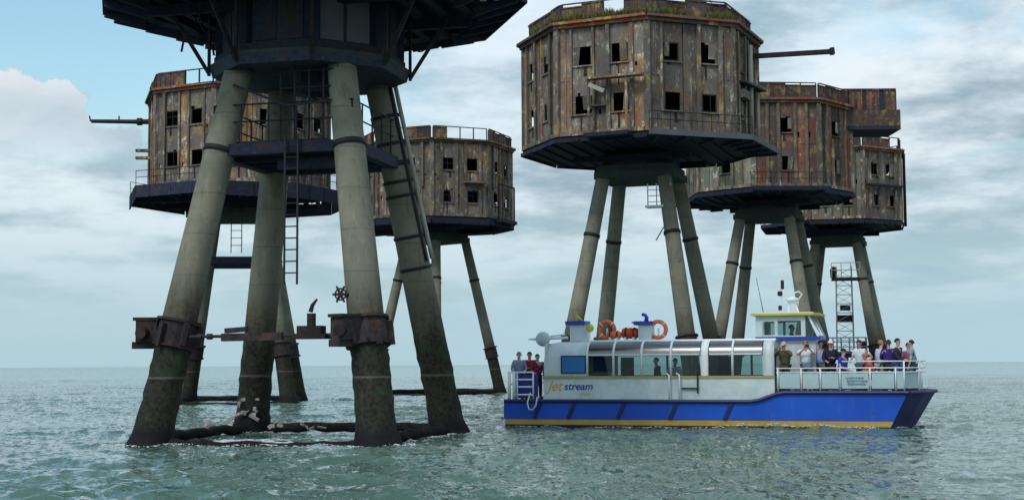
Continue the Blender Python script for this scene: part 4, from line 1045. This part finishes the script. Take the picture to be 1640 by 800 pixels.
# --- rails, dodgers, ladder, ropes
def pipe(name,pts,r,m,parent=boat): return MB().path(pts,r,8).build(name,m,parent,True)
for side in(-1,1):
    y=side*2.2
    zt=2.02
    xs=[9.72,10.5,11.13,11.78,12.76,13.58]
    for x in xs: pipe('rail_post',[(x,y,GF),(x,y,zt+.02)],.028,'rail')
    bowp=[(13.85,side*2.12),(14.28,side*1.25)]
    for x,yy in bowp: pipe('rail_post',[(x,yy,GF),(x,yy,zt+.22)],.028,'rail')
    for z in(zt,zt-.14): pipe('hand_rail',[(9.66,y,z),(13.58,y,z),(13.85,side*2.12,z),(14.28,side*1.25,z),(14.45,0,z)],.022,'rail')
    pipe('hand_rail',[(11.85,y,zt+.22),(13.58,y,zt+.22),(13.85,side*2.12,zt+.22),(14.28,side*1.25,zt+.22),(14.45,0,zt+.22)],.022,'rail')
    for xa,xb in zip(xs[:-1],xs[1:]):
        b=MB(); n=7; vs=[]
        for i in range(n):
            x=xa+.05+(xb-xa-.10)*i/(n-1)
            for j in range(4):
                z=1.34+.53*j/3; vs.append((x,y+side*(.01*math.sin(i*1.9+j)+.012*math.sin(PI*j/3)),z))
        k=len(vs); vs+=[(x,yy-side*.012,z) for x,yy,z in vs]
        fs=[(i*4+j,i*4+j+1,(i+1)*4+j+1,(i+1)*4+j) for i in range(n-1) for j in range(3)]; fs+=[tuple(k+q for q in f[::-1]) for f in fs]
        b.add(vs,fs); pk=b.build('dodger_panel','panel',boat,True)
        if side<0 and abs(xa-11.78)<.01:
            rl=random.Random(4)
            for row,(zz_,w0) in enumerate(((1.70,.50),(1.60,.62),(1.50,.58))):
                x=11.98+row*.02
                while x<11.98+w0:
                    w_=rl.uniform(.03,.09); m=MB(); m.box((x+w_/2,y+side*.036,zz_),(w_,.006,.045)); m.build('small_print','letter_t',pk); x+=w_+.02
    b=MB(); b.add([(13.62,y,1.34),(13.84,side*2.12,1.34),(14.26,side*1.27,1.34),(14.26,side*1.27,1.87),(13.84,side*2.12,1.87),(13.62,y,1.87)],[(0,1,4,5),(1,2,3,4)]); b.build('dodger_panel','panel',boat)
    # aft rails
    for x in(.12,.30): pipe('aft_post',[(x,y,GA),(x,y,1.95)],.06,'rail')
    for x in(.42,1.02): pipe('rail_post',[(x,y,GA),(x,y,1.93)],.03,'rail')
    for z in(1.12,1.40,1.66,1.92): pipe('aft_rail',[(.3,y,z),(1.02,y,z)],.032,'rail')
pipe('aft_rail',[(.12,-2.2,1.92),(.12,2.2,1.92)],.03,'rail'); pipe('aft_rail',[(.12,-2.2,1.5),(.12,2.2,1.5)],.03,'rail')
b=MB(); b.box((.75,-1.95,1.42),(.75,.06,.84)); b.build('stern_screen','letter_n',boat)
for i in range(2):
    x=(6.0,6.36)[i]; pipe('boarding_ladder_rail',[(x-.14,-2.14,1.80),(x-.10,-2.3,1.86),(x,-2.36,1.80),(x,-2.38,.95)],.028,'rail')
b=MB(); b.beam((6.42,-2.26,1.35),(6.98,-2.26,1.35),.04,.05); b.beam((6.98,-2.26,1.78),(6.98,-2.26,1.18),.05,.05); b.build('grab_rail','iron',boat)
pipe('rope',[(.95,-2.33,1.2),(.86,-2.4,.85),(.92,-2.42,.62),(1.05,-2.42,.58),(1.18,-2.41,.75),(1.22,-2.36,1.05)],.026,'rope')
for x in(9.85,12.6,13.9): MB().lathe([(.09,0),(.06,.05),(.06,.14),(.11,.16),(.02,.2)],(x,-2.05 if x<13.8 else -1.7,GF-.03),10).build('bollard','iron',boat)
for i in range(6): MB().box((9.85+i*.62,-2.12,GF+.04),(.42,.12,.10)).build('deck_box','dblue' if i%2 else 'clamp',boat)

# ------------------------------------------------------------------ foam where the sea slops against legs and hull
def foam():
    rf=random.Random(12); b=MB()
    def flake(x,y,r,dz=.012):
        z=sea_z(x,y)+dz; a0=rf.uniform(0,PI); k=rf.randint(5,7); ax=rf.uniform(.5,1.6)
        vs=[(x+r*ax*math.cos(a0+2*PI*i/k)*rf.uniform(.5,1.2),y+r*math.sin(a0+2*PI*i/k)*rf.uniform(.5,1.2),z+rf.uniform(-.004,.02)) for i in range(k)]
        b.add([(x,y,z+.02)]+vs,[(0,i+1,(i+1)%k+1) for i in range(k)])
    T0=Matrix.Translation((-6.24,43.36,0))@Matrix.Rotation(yaw0,4,'Z')
    for s_ in SGN:
        c=T0@axis_pt(s_,0)
        for i in range(130):
            a=rf.uniform(0,2*PI); q=.62+abs(rf.gauss(0,.22)); flake(c.x+q*math.cos(a),c.y+q*math.sin(a),rf.uniform(.015,.06))
    for i in range(2600):                      # wash held inside the front of the base frame
        u=rf.uniform(-2.6,2.7); v=-LEG_B+.85+rf.gauss(0,.40); p=T0@Vector((u,v,0)); flake(p.x,p.y,rf.uniform(.03,.13)*(1.2-abs(u)/4))
    for i in range(420):                      # along the other beams
        u=rf.uniform(-3,3); e=rf.choice((0,1,2)); q=.32+abs(rf.gauss(0,.12))
        p=T0@Vector((u,LEG_B-q,0) if e==0 else (LEG_B+q,u,0) if e==1 else (u,-LEG_B-.3+rf.gauss(0,.08),0)); flake(p.x,p.y,rf.uniform(.015,.05))
    for i in range(520):                      # hull side, thicker towards the bow
        u=13.6*(1-rf.random()**1.6); v=-2.26-abs(rf.gauss(0,.10+.12*(u>12.4))); p=BM@Vector((u,v,0)); flake(p.x,p.y,rf.uniform(.015,.055))
    for i in range(260):
        u=-.1-abs(rf.gauss(0,.9)); v=rf.uniform(-2.4,2.); p=BM@Vector((u,v,0)); flake(p.x,p.y,rf.uniform(.02,.07))
    for i in range(160):
        u=13.5+rf.uniform(0,.75); p=BM@Vector((u,-2.2+(u-13.4)*2.6-abs(rf.gauss(0,.14)),0)); flake(p.x,p.y,rf.uniform(.02,.07))
    o=b.build('foam',plain('foam_white',(.62,.68,.68),.7,.2,8.)); o['kind']='stuff'; o['label']='white flecks of foam round the legs and along the boat hull'
foam()
# ------------------------------------------------------------------ people
def skin_mesh(name,nodes,edges,root,m,sub=1):
    bm=bmesh.new(); L=bm.verts.layers.skin.verify(); vs={}
    for k,(p,r) in nodes.items():
        v=bm.verts.new(p); rr=(r,r) if not hasattr(r,'__len__') else r; v[L].radius=rr; v[L].use_root=(k==root); vs[k]=v
    for a,b in edges: bm.edges.new((vs[a],vs[b]))
    me=bpy.data.meshes.new('tmp'); bm.to_mesh(me); bm.free()
    o=bpy.data.objects.new('tmp',me); COL.objects.link(o)
    sk=o.modifiers.new('s','SKIN'); sk.use_smooth_shade=True
    o.modifiers.new('u','SUBSURF').levels=sub
    dg=bpy.context.evaluated_depsgraph_get(); r=bpy.data.meshes.new_from_object(o.evaluated_get(dg)); r.name=name
    bpy.data.objects.remove(o); bpy.data.meshes.remove(me)
    r.materials.clear(); r.materials.append(m)
    return r
def join_mb(me,b):
    """append builder geometry to a mesh"""
    bm=bmesh.new(); bm.from_mesh(me); off=[bm.verts.new(v) for v in b.v]
    for f in b.f:
        try: q=bm.faces.new([off[i] for i in f]); q.smooth=True
        except ValueError: pass
    bm.to_mesh(me); bm.free(); return me
ARMS={ # elbow, wrist, hand tip for the right (y<0) arm; x is forward, mirrored for the left
 'down':((-.02,-.26,1.12),(.06,-.25,.88),(.09,-.24,.80)),
 'rail':((.08,-.27,1.13),(.33,-.22,1.05),(.41,-.19,1.03)),
 'photo':((.16,-.30,1.26),(.30,-.10,1.46),(.33,-.05,1.53)),
 'fold':((.06,-.27,1.12),(.24,-.06,1.14),(.26,.03,1.16)),
 'hip':((-.08,-.40,1.16),(.05,-.22,1.02),(.09,-.17,1.0))}
def pose_nodes(pose):
    sit=pose['sit']; lean=pose.get('lean',0.)
    dz=-.44 if sit else 0.
    def up(p): # lean the trunk forward about the hips
        x,y,z=p; h=z-.92; return (x+math.sin(lean)*h, y, .92+math.cos(lean)*h+dz)
    N={}
    N['pel']=((0,0,.94+dz),(.15,.115)); N['waist']=(up((0,0,1.10)),(.135,.10)); N['chest']=(up((.01,0,1.30)),(.165,.115)); N['neckb']=(up((0,0,1.44)),(.075,.07))
    N['neck']=(up((.015,0,1.50)),.055); N['jaw']=(up((.04,0,1.575)),(.066,.075)); N['cran']=(up((.022,0,1.66)),(.078,.094)); N['top']=(up((.015,0,1.72)),(.05,.06))
    E=[('pel','waist'),('waist','chest'),('chest','neckb'),('neckb','neck'),('neck','jaw'),('jaw','cran'),('cran','top')]
    for s,nm,arm in((-1,'r',pose['arms'][0]),(1,'l',pose['arms'][1])):
        el,wr,hd=[(x,-s*y if False else (y if s<0 else -y),z) for x,y,z in ARMS[arm]]
        N['sh'+nm]=(up((0,s*.185,1.40)),.062); N['el'+nm]=(up(el),.043); N['wr'+nm]=(up(wr),.030); N['ha'+nm]=(up(hd),(.036,.020))
        E+=[('chest','sh'+nm),('sh'+nm,'el'+nm),('el'+nm,'wr'+nm),('wr'+nm,'ha'+nm)]
        if sit: hip,kn,an=(.02,s*.10,.90+dz),(.44,s*.12,.93+dz),(.42,s*.12,.52+dz)
        else:
            st=pose.get('step',.05)*s; hip,kn,an=(0,s*.095,.88),(.02+st,s*.105,.48),(-.02+st*1.2,s*.11,.09)
        N['hi'+nm]=(hip,.095); N['kn'+nm]=(kn,.058); N['an'+nm]=(an,.042)
        foot=(an[0]+.15,an[1]+s*.02,an[2]-.055); N['ft'+nm]=(foot,.035)
        E+=[('pel','hi'+nm),('hi'+nm,'kn'+nm),('kn'+nm,'an'+nm),('an'+nm,'ft'+nm)]
    return N,E,up
SKINM=[plain('skin_%s'%i,c,.6,.1,5.,bmp=.03) for i,c in (('fair',(.50,.30,.23)),('ruddy',(.46,.23,.17)),('tan',(.33,.19,.13)))]
cloth_cache={}
def cloth(col):
    if col not in cloth_cache: cloth_cache[col]=plain('cloth',col,.85,.22,9.,bmp=.25)
    return cloth_cache[col]
pose_cache={}
def pose_meshes(key):
    if key in pose_cache: return pose_cache[key]
    sit,ar,al,lean,sleeve,shorts=key
    N,E,up=pose_nodes(dict(sit=sit,arms=(ar,al),lean=lean))
    BN=dict(N)
    for q,fq in(('pel',.8),('waist',.74),('chest',.70),('hir',.85),('hil',.85)): BN[q]=(N[q][0],tuple(np.array(N[q][1] if hasattr(N[q][1],'__len__') else (N[q][1],)*2)*fq))
    body=skin_mesh('body',BN,E,'pel',SKINM[0])
    b=MB()
    nz=Vector(up((.118,0,1.635))); b.path([nz+Vector((-.02,0,.03)),nz+Vector((.018,0,-.012)),nz+Vector((-.015,0,-.02))],[.008,.016,.010],6)
    for s in(-1,1):
        e=Vector(up((.02,s*.082,1.635))); b.path([e+Vector((0,0,-.03)),e+Vector((.005,s*.012,0)),e+Vector((0,0,.03))],[.008,.016,.010],6)
        ey=Vector(up((.098,s*.032,1.655))); b.path([ey+Vector((0,-.012,0)),ey+Vector((.006,0,0)),ey+Vector((0,.012,0))],[.005,.009,.005],6)
        nm='r' if s<0 else 'l'
        wv=Vector(N['wr'+nm][0]); hv=Vector(N['ha'+nm][0]); d=(hv-wv).normalized(); side=d.orthogonal().normalized()
        if abs(d.z)<.8: side=d.cross(Vector((0,0,1))).normalized()
        curl=d.cross(side).normalized()
        if curl.z>0: curl=-curl
        for i,(o_,ln) in enumerate(((-.026,.070),(-.009,.082),(.009,.076),(.026,.058))):
            p0=hv+side*o_+d*.0; p1=p0+d*ln*.55+curl*.006; p2=p1+d*ln*.4+curl*.028
            b.path([p0,p1,p2],[.0095,.0088,.0065],6)
        t0=hv-d*.03+side*.032*s; b.path([t0,t0+side*s*.03+d*.03,t0+side*s*.034+d*.06+curl*.012],[.011,.010,.007],6)
    mo=Vector(up((.108,0,1.59))); b.path([mo+Vector((-.012,-.022,0)),mo,mo+Vector((-.012,.022,0))],[.004,.007,.004],6)
    join_mb(body,b)
    def grow(k,r,f=1.):
        p,q=N[k]; q=q if hasattr(q,'__len__') else (q,q); return (p,(q[0]*f+r,q[1]*f+r))
    S={k:grow(k,.020) for k in('pel','waist','chest')}
    S['neckb']=(N['neckb'][0],(.082,.078))
    S['pel']=(tuple(np.array(N['pel'][0])+np.array((0,0,-.02 if not sit else .03))),(.172,.140))
    SE=[('pel','waist'),('waist','chest'),('chest','neckb')]
    for nm in'rl':
        S['sh'+nm]=grow('sh'+nm,.018); SE.append(('chest','sh'+nm))
        if sleeve=='long': S['el'+nm]=grow('el'+nm,.016); S['wr'+nm]=grow('wr'+nm,.014); SE+=[('sh'+nm,'el'+nm),('el'+nm,'wr'+nm)]
        else:
            a=np.array(N['sh'+nm][0]);c=np.array(N['el'+nm][0]); S['el'+nm]=(tuple(a+(c-a)*.72),.066); SE+=[('sh'+nm,'el'+nm)]
    for q in('waist','chest','pel'): S[q]=(S[q][0],(S[q][1][0]*1.12+.022,S[q][1][1]*1.12+.022))
    shirt=skin_mesh('shirt',S,SE,'chest',SKINM[0])
    T={'pel':grow('pel',.012)}; TE=[]
    for nm in'rl':
        T['hi'+nm]=grow('hi'+nm,.014); TE.append(('pel','hi'+nm))
        if shorts:
            a=np.array(N['hi'+nm][0]);c=np.array(N['kn'+nm][0]); T['kn'+nm]=(tuple(a+(c-a)*.85),.088); TE.append(('hi'+nm,'kn'+nm))
        else: T['kn'+nm]=grow('kn'+nm,.020); T['an'+nm]=grow('an'+nm,.024); TE+=[('hi'+nm,'kn'+nm),('kn'+nm,'an'+nm)]
    trousers=skin_mesh('trousers',T,TE,'pel',SKINM[0])
    sh=[]
    for nm in'rl':
        an,ft=Vector(N['an'+nm][0]),Vector(N['ft'+nm][0]); m=MB(); z=ft.z-.03
        m.path([Vector((an.x-.07,an.y,z+.04)),Vector((an.x,an.y,z+.06)),Vector((ft.x-.02,ft.y,z+.04)),Vector((ft.x+.07,ft.y,z+.03))],[.042,.055,.048,.030],10); sh.append(m)
    head=Vector(up((.018,0,1.655)))
    pose_cache[key]=(body,shirt,trousers,sh,head,lean); return pose_cache[key]
def hair_mb(head,style,lean):
    b=MB(); Mx=Matrix.Translation(head)@Matrix.Rotation(lean,4,'Y'); vs=[];fs=[]; n=14;k=7
    low=-.35 if style=='short' else -1.25 if style=='long' else .02
    for i in range(k):
        for j in range(n):
            a=2*PI*j/n; back=(1-math.cos(a))/2      # 0 at the face, 1 at the nape
            ph=PI/2-(PI/2-(low*back if style!='cap' else .02)-(.45*(1-back) if style!='cap' else 0))*i/(k-1)
            rx,ry,rz_=.105,.092,.108
            if style=='long' and i>=k-2: rx*=1.05
            vs.append(Mx@Vector((rx*math.cos(a)*math.cos(ph)-.006,ry*math.sin(a)*math.cos(ph),rz_*math.sin(ph)+.005)))
    fs=[(i*n+j,i*n+(j+1)%n,(i+1)*n+(j+1)%n,(i+1)*n+j) for i in range(k-1) for j in range(n)]+[tuple(range(n))]
    b.add(vs,fs)
    if style=='cap':
        b.add([Mx@Vector(v) for v in((.07,-.075,.03),(.185,-.055,.012),(.195,0,.012),(.185,.055,.012),(.07,.075,.03),(.07,-.075,.018),(.185,-.055,.002),(.195,0,.002),(.185,.055,.002),(.07,.075,.018))],[(0,1,2,3,4),(9,8,7,6,5),(0,5,6,1),(1,6,7,2),(2,7,8,3),(3,8,9,4)])
    return b
def person(label,x,y,z,face,pose,top,legs,hair,skin=0,style='short',scale=1.,extra=None):
    """face: heading in degrees in the boat's own axes (0 = bow, -90 = towards the camera side)"""
    sit,ar,al,lean,sleeve,shorts=pose
    body,shirt,trs,shoes,head,ln=pose_meshes(pose)
    t=thing('person',label,'person',(0,0,0),0,'passengers on the boat')
    t.matrix_world=BM@Matrix.Translation((x,y,z))@Matrix.Rotation(R(face),4,'Z')@Matrix.Scale(scale,4)
    def own(me,m): q=me.copy(); q.materials.clear(); q.materials.append(m); return q
    link('body',own(body,SKINM[skin]),t); link('shirt',own(shirt,cloth(top)),t); link('trousers',own(trs,cloth(legs)),t)
    for s in shoes: s.build('shoe',cloth((.04,.035,.035)),t,True)
    hair_mb(head,style,ln).build('hat' if style=='cap' else 'hair',cloth(hair),t,True)
    if extra=='camera':
        m=MB(); c=Vector((.40,0,1.57)); m.box(c,(.07,.13,.08)); m.lathe([(.03,0),(.03,.06)],(c.x+.03,c.y,c.z),8,'X'); m.build('camera','iron',t)
    if extra=='bag':
        m=MB(); m.path([(.13,.14,1.42),(.17,.0,1.2),(.14,-.17,1.0)],.018,6); m.box((.12,-.22,.98),(.12,.24,.2)); m.build('shoulder_bag',cloth((.02,.02,.05)),t)
    if extra=='vest':
        m=MB(); m.path([(.12,.09,1.42),(.15,.09,1.2),(.13,.09,1.0)],.04,6); m.path([(.12,-.09,1.42),(.15,-.09,1.2),(.13,-.09,1.0)],.04,6); m.build('scarf','orange2',t)
    return t
ST=lambda ar='down',al='down',lean=0.,sl='long',sh=False:(False,ar,al,lean,sl,sh)
SI=lambda ar='rail',al='down',lean=.05,sl='short':(True,ar,al,lean,sl,False)
AFT=GA-.03; FW=GF-.03
DARK=(.02,.017,.016); BRN=(.06,.035,.02)
person('person in grey blue hooded top standing furthest astern',-.02+.12,-1.0,AFT,-70,ST('rail','rail',.08),(.20,.23,.32),(.02,.022,.05),(.13,.14,.17))
person('person in a red jacket between two others on the stern',.42,-.7,AFT,-80,ST('fold','fold'),(.22,.02,.035),(.02,.02,.04),BRN,1)
person('person in a maroon top beside the cabin at the stern',.84,-1.1,AFT,-60,ST('rail','down'),(.17,.025,.05),(.02,.02,.05),BRN,0,scale=.95)
person('person in an olive coat hunched at the cabin corner by the rail',9.92,-1.75,FW,-100,ST('photo','photo',.16),(.09,.085,.045),(.05,.04,.035),(.50,.36,.32),1,style='cap',scale=.98)
person('person in a white shirt with dark strap holding up a camera on foredeck',10.55,-1.25,FW,-75,ST('photo','photo',0,'short',True),(.62,.66,.70),(.10,.16,.20),(.20,.18,.17),1,extra='camera')
person('dark haired person in pale blue shirt behind the one in navy',11.0,-.75,FW,-60,ST('down','rail',.0,'short'),(.22,.32,.52),(.10,.09,.08),DARK)
person('person in a navy coat wearing a pinkish white cap at the rail',11.42,-1.55,FW,-75,ST('rail','fold',.05),(.015,.017,.035),(.012,.012,.02),(.68,.55,.55),1,style='cap')
person('seated person in a royal blue top with a dark cap',11.80,-1.5,FW+.16,-30,SI(),(.02,.05,.36),(.35,.33,.30),(.015,.03,.03),0,style='cap')
person('person in a white tee shirt leaning on the rail amidst foredeck',12.42,-1.45,FW,-110,ST('rail','hip',.14,'short'),(.55,.60,.68),(.05,.07,.09),(.02,.03,.06),1)
person('seated person in a salmon red top low behind the rail',12.82,-1.75,FW+.10,-160,SI('rail','rail',.35),(.52,.09,.07),(.04,.04,.05),(.35,.14,.11),1,scale=.95)
person('person in a pale lavender shirt half hidden by a purple jacket',13.02,-.6,FW,40,ST('down','down',0,'short'),(.50,.50,.72),(.3,.3,.3),(.28,.18,.08))
person('person in a dark purple jacket seen from behind on foredeck',13.32,-1.15,FW,100,ST('fold','fold'),(.035,.022,.16),(.03,.03,.03),BRN,1)
person('dark haired person in black jacket and blue jeans near the bow',13.62,-1.55,FW,-20,ST('rail','down'),(.018,.022,.04),(.09,.16,.30),DARK,0,scale=1.02)
person('shorter person in a dusky pink top between two at bow',13.93,-.75,FW,-60,ST('fold','fold'),(.25,.07,.13),(.1,.1,.12),DARK,1,scale=.94)
person('person in a grey blue checked shirt standing furthest forward at bow',14.08,-1.25,FW,170,ST('rail','down',0,'short'),(.22,.26,.34),(.08,.14,.2),DARK,0,scale=.99)
person('person in dark clothes standing inside the cabin by the window',5.42,-1.5,.66,-150,ST('hip','rail',.05),(.012,.016,.035),(.02,.02,.02),DARK,0)
person('person in a white shirt bending inside the cabin',5.98,-1.5,.66,-60,ST('down','rail',.28),(.55,.60,.66),(.03,.03,.04),(.05,.04,.035),1)
person('skipper in a dark top at the wheelhouse window',9.98,-.45,1.78,0,ST('rail','rail'),(.03,.04,.10),(.02,.02,.03),DARK,2)
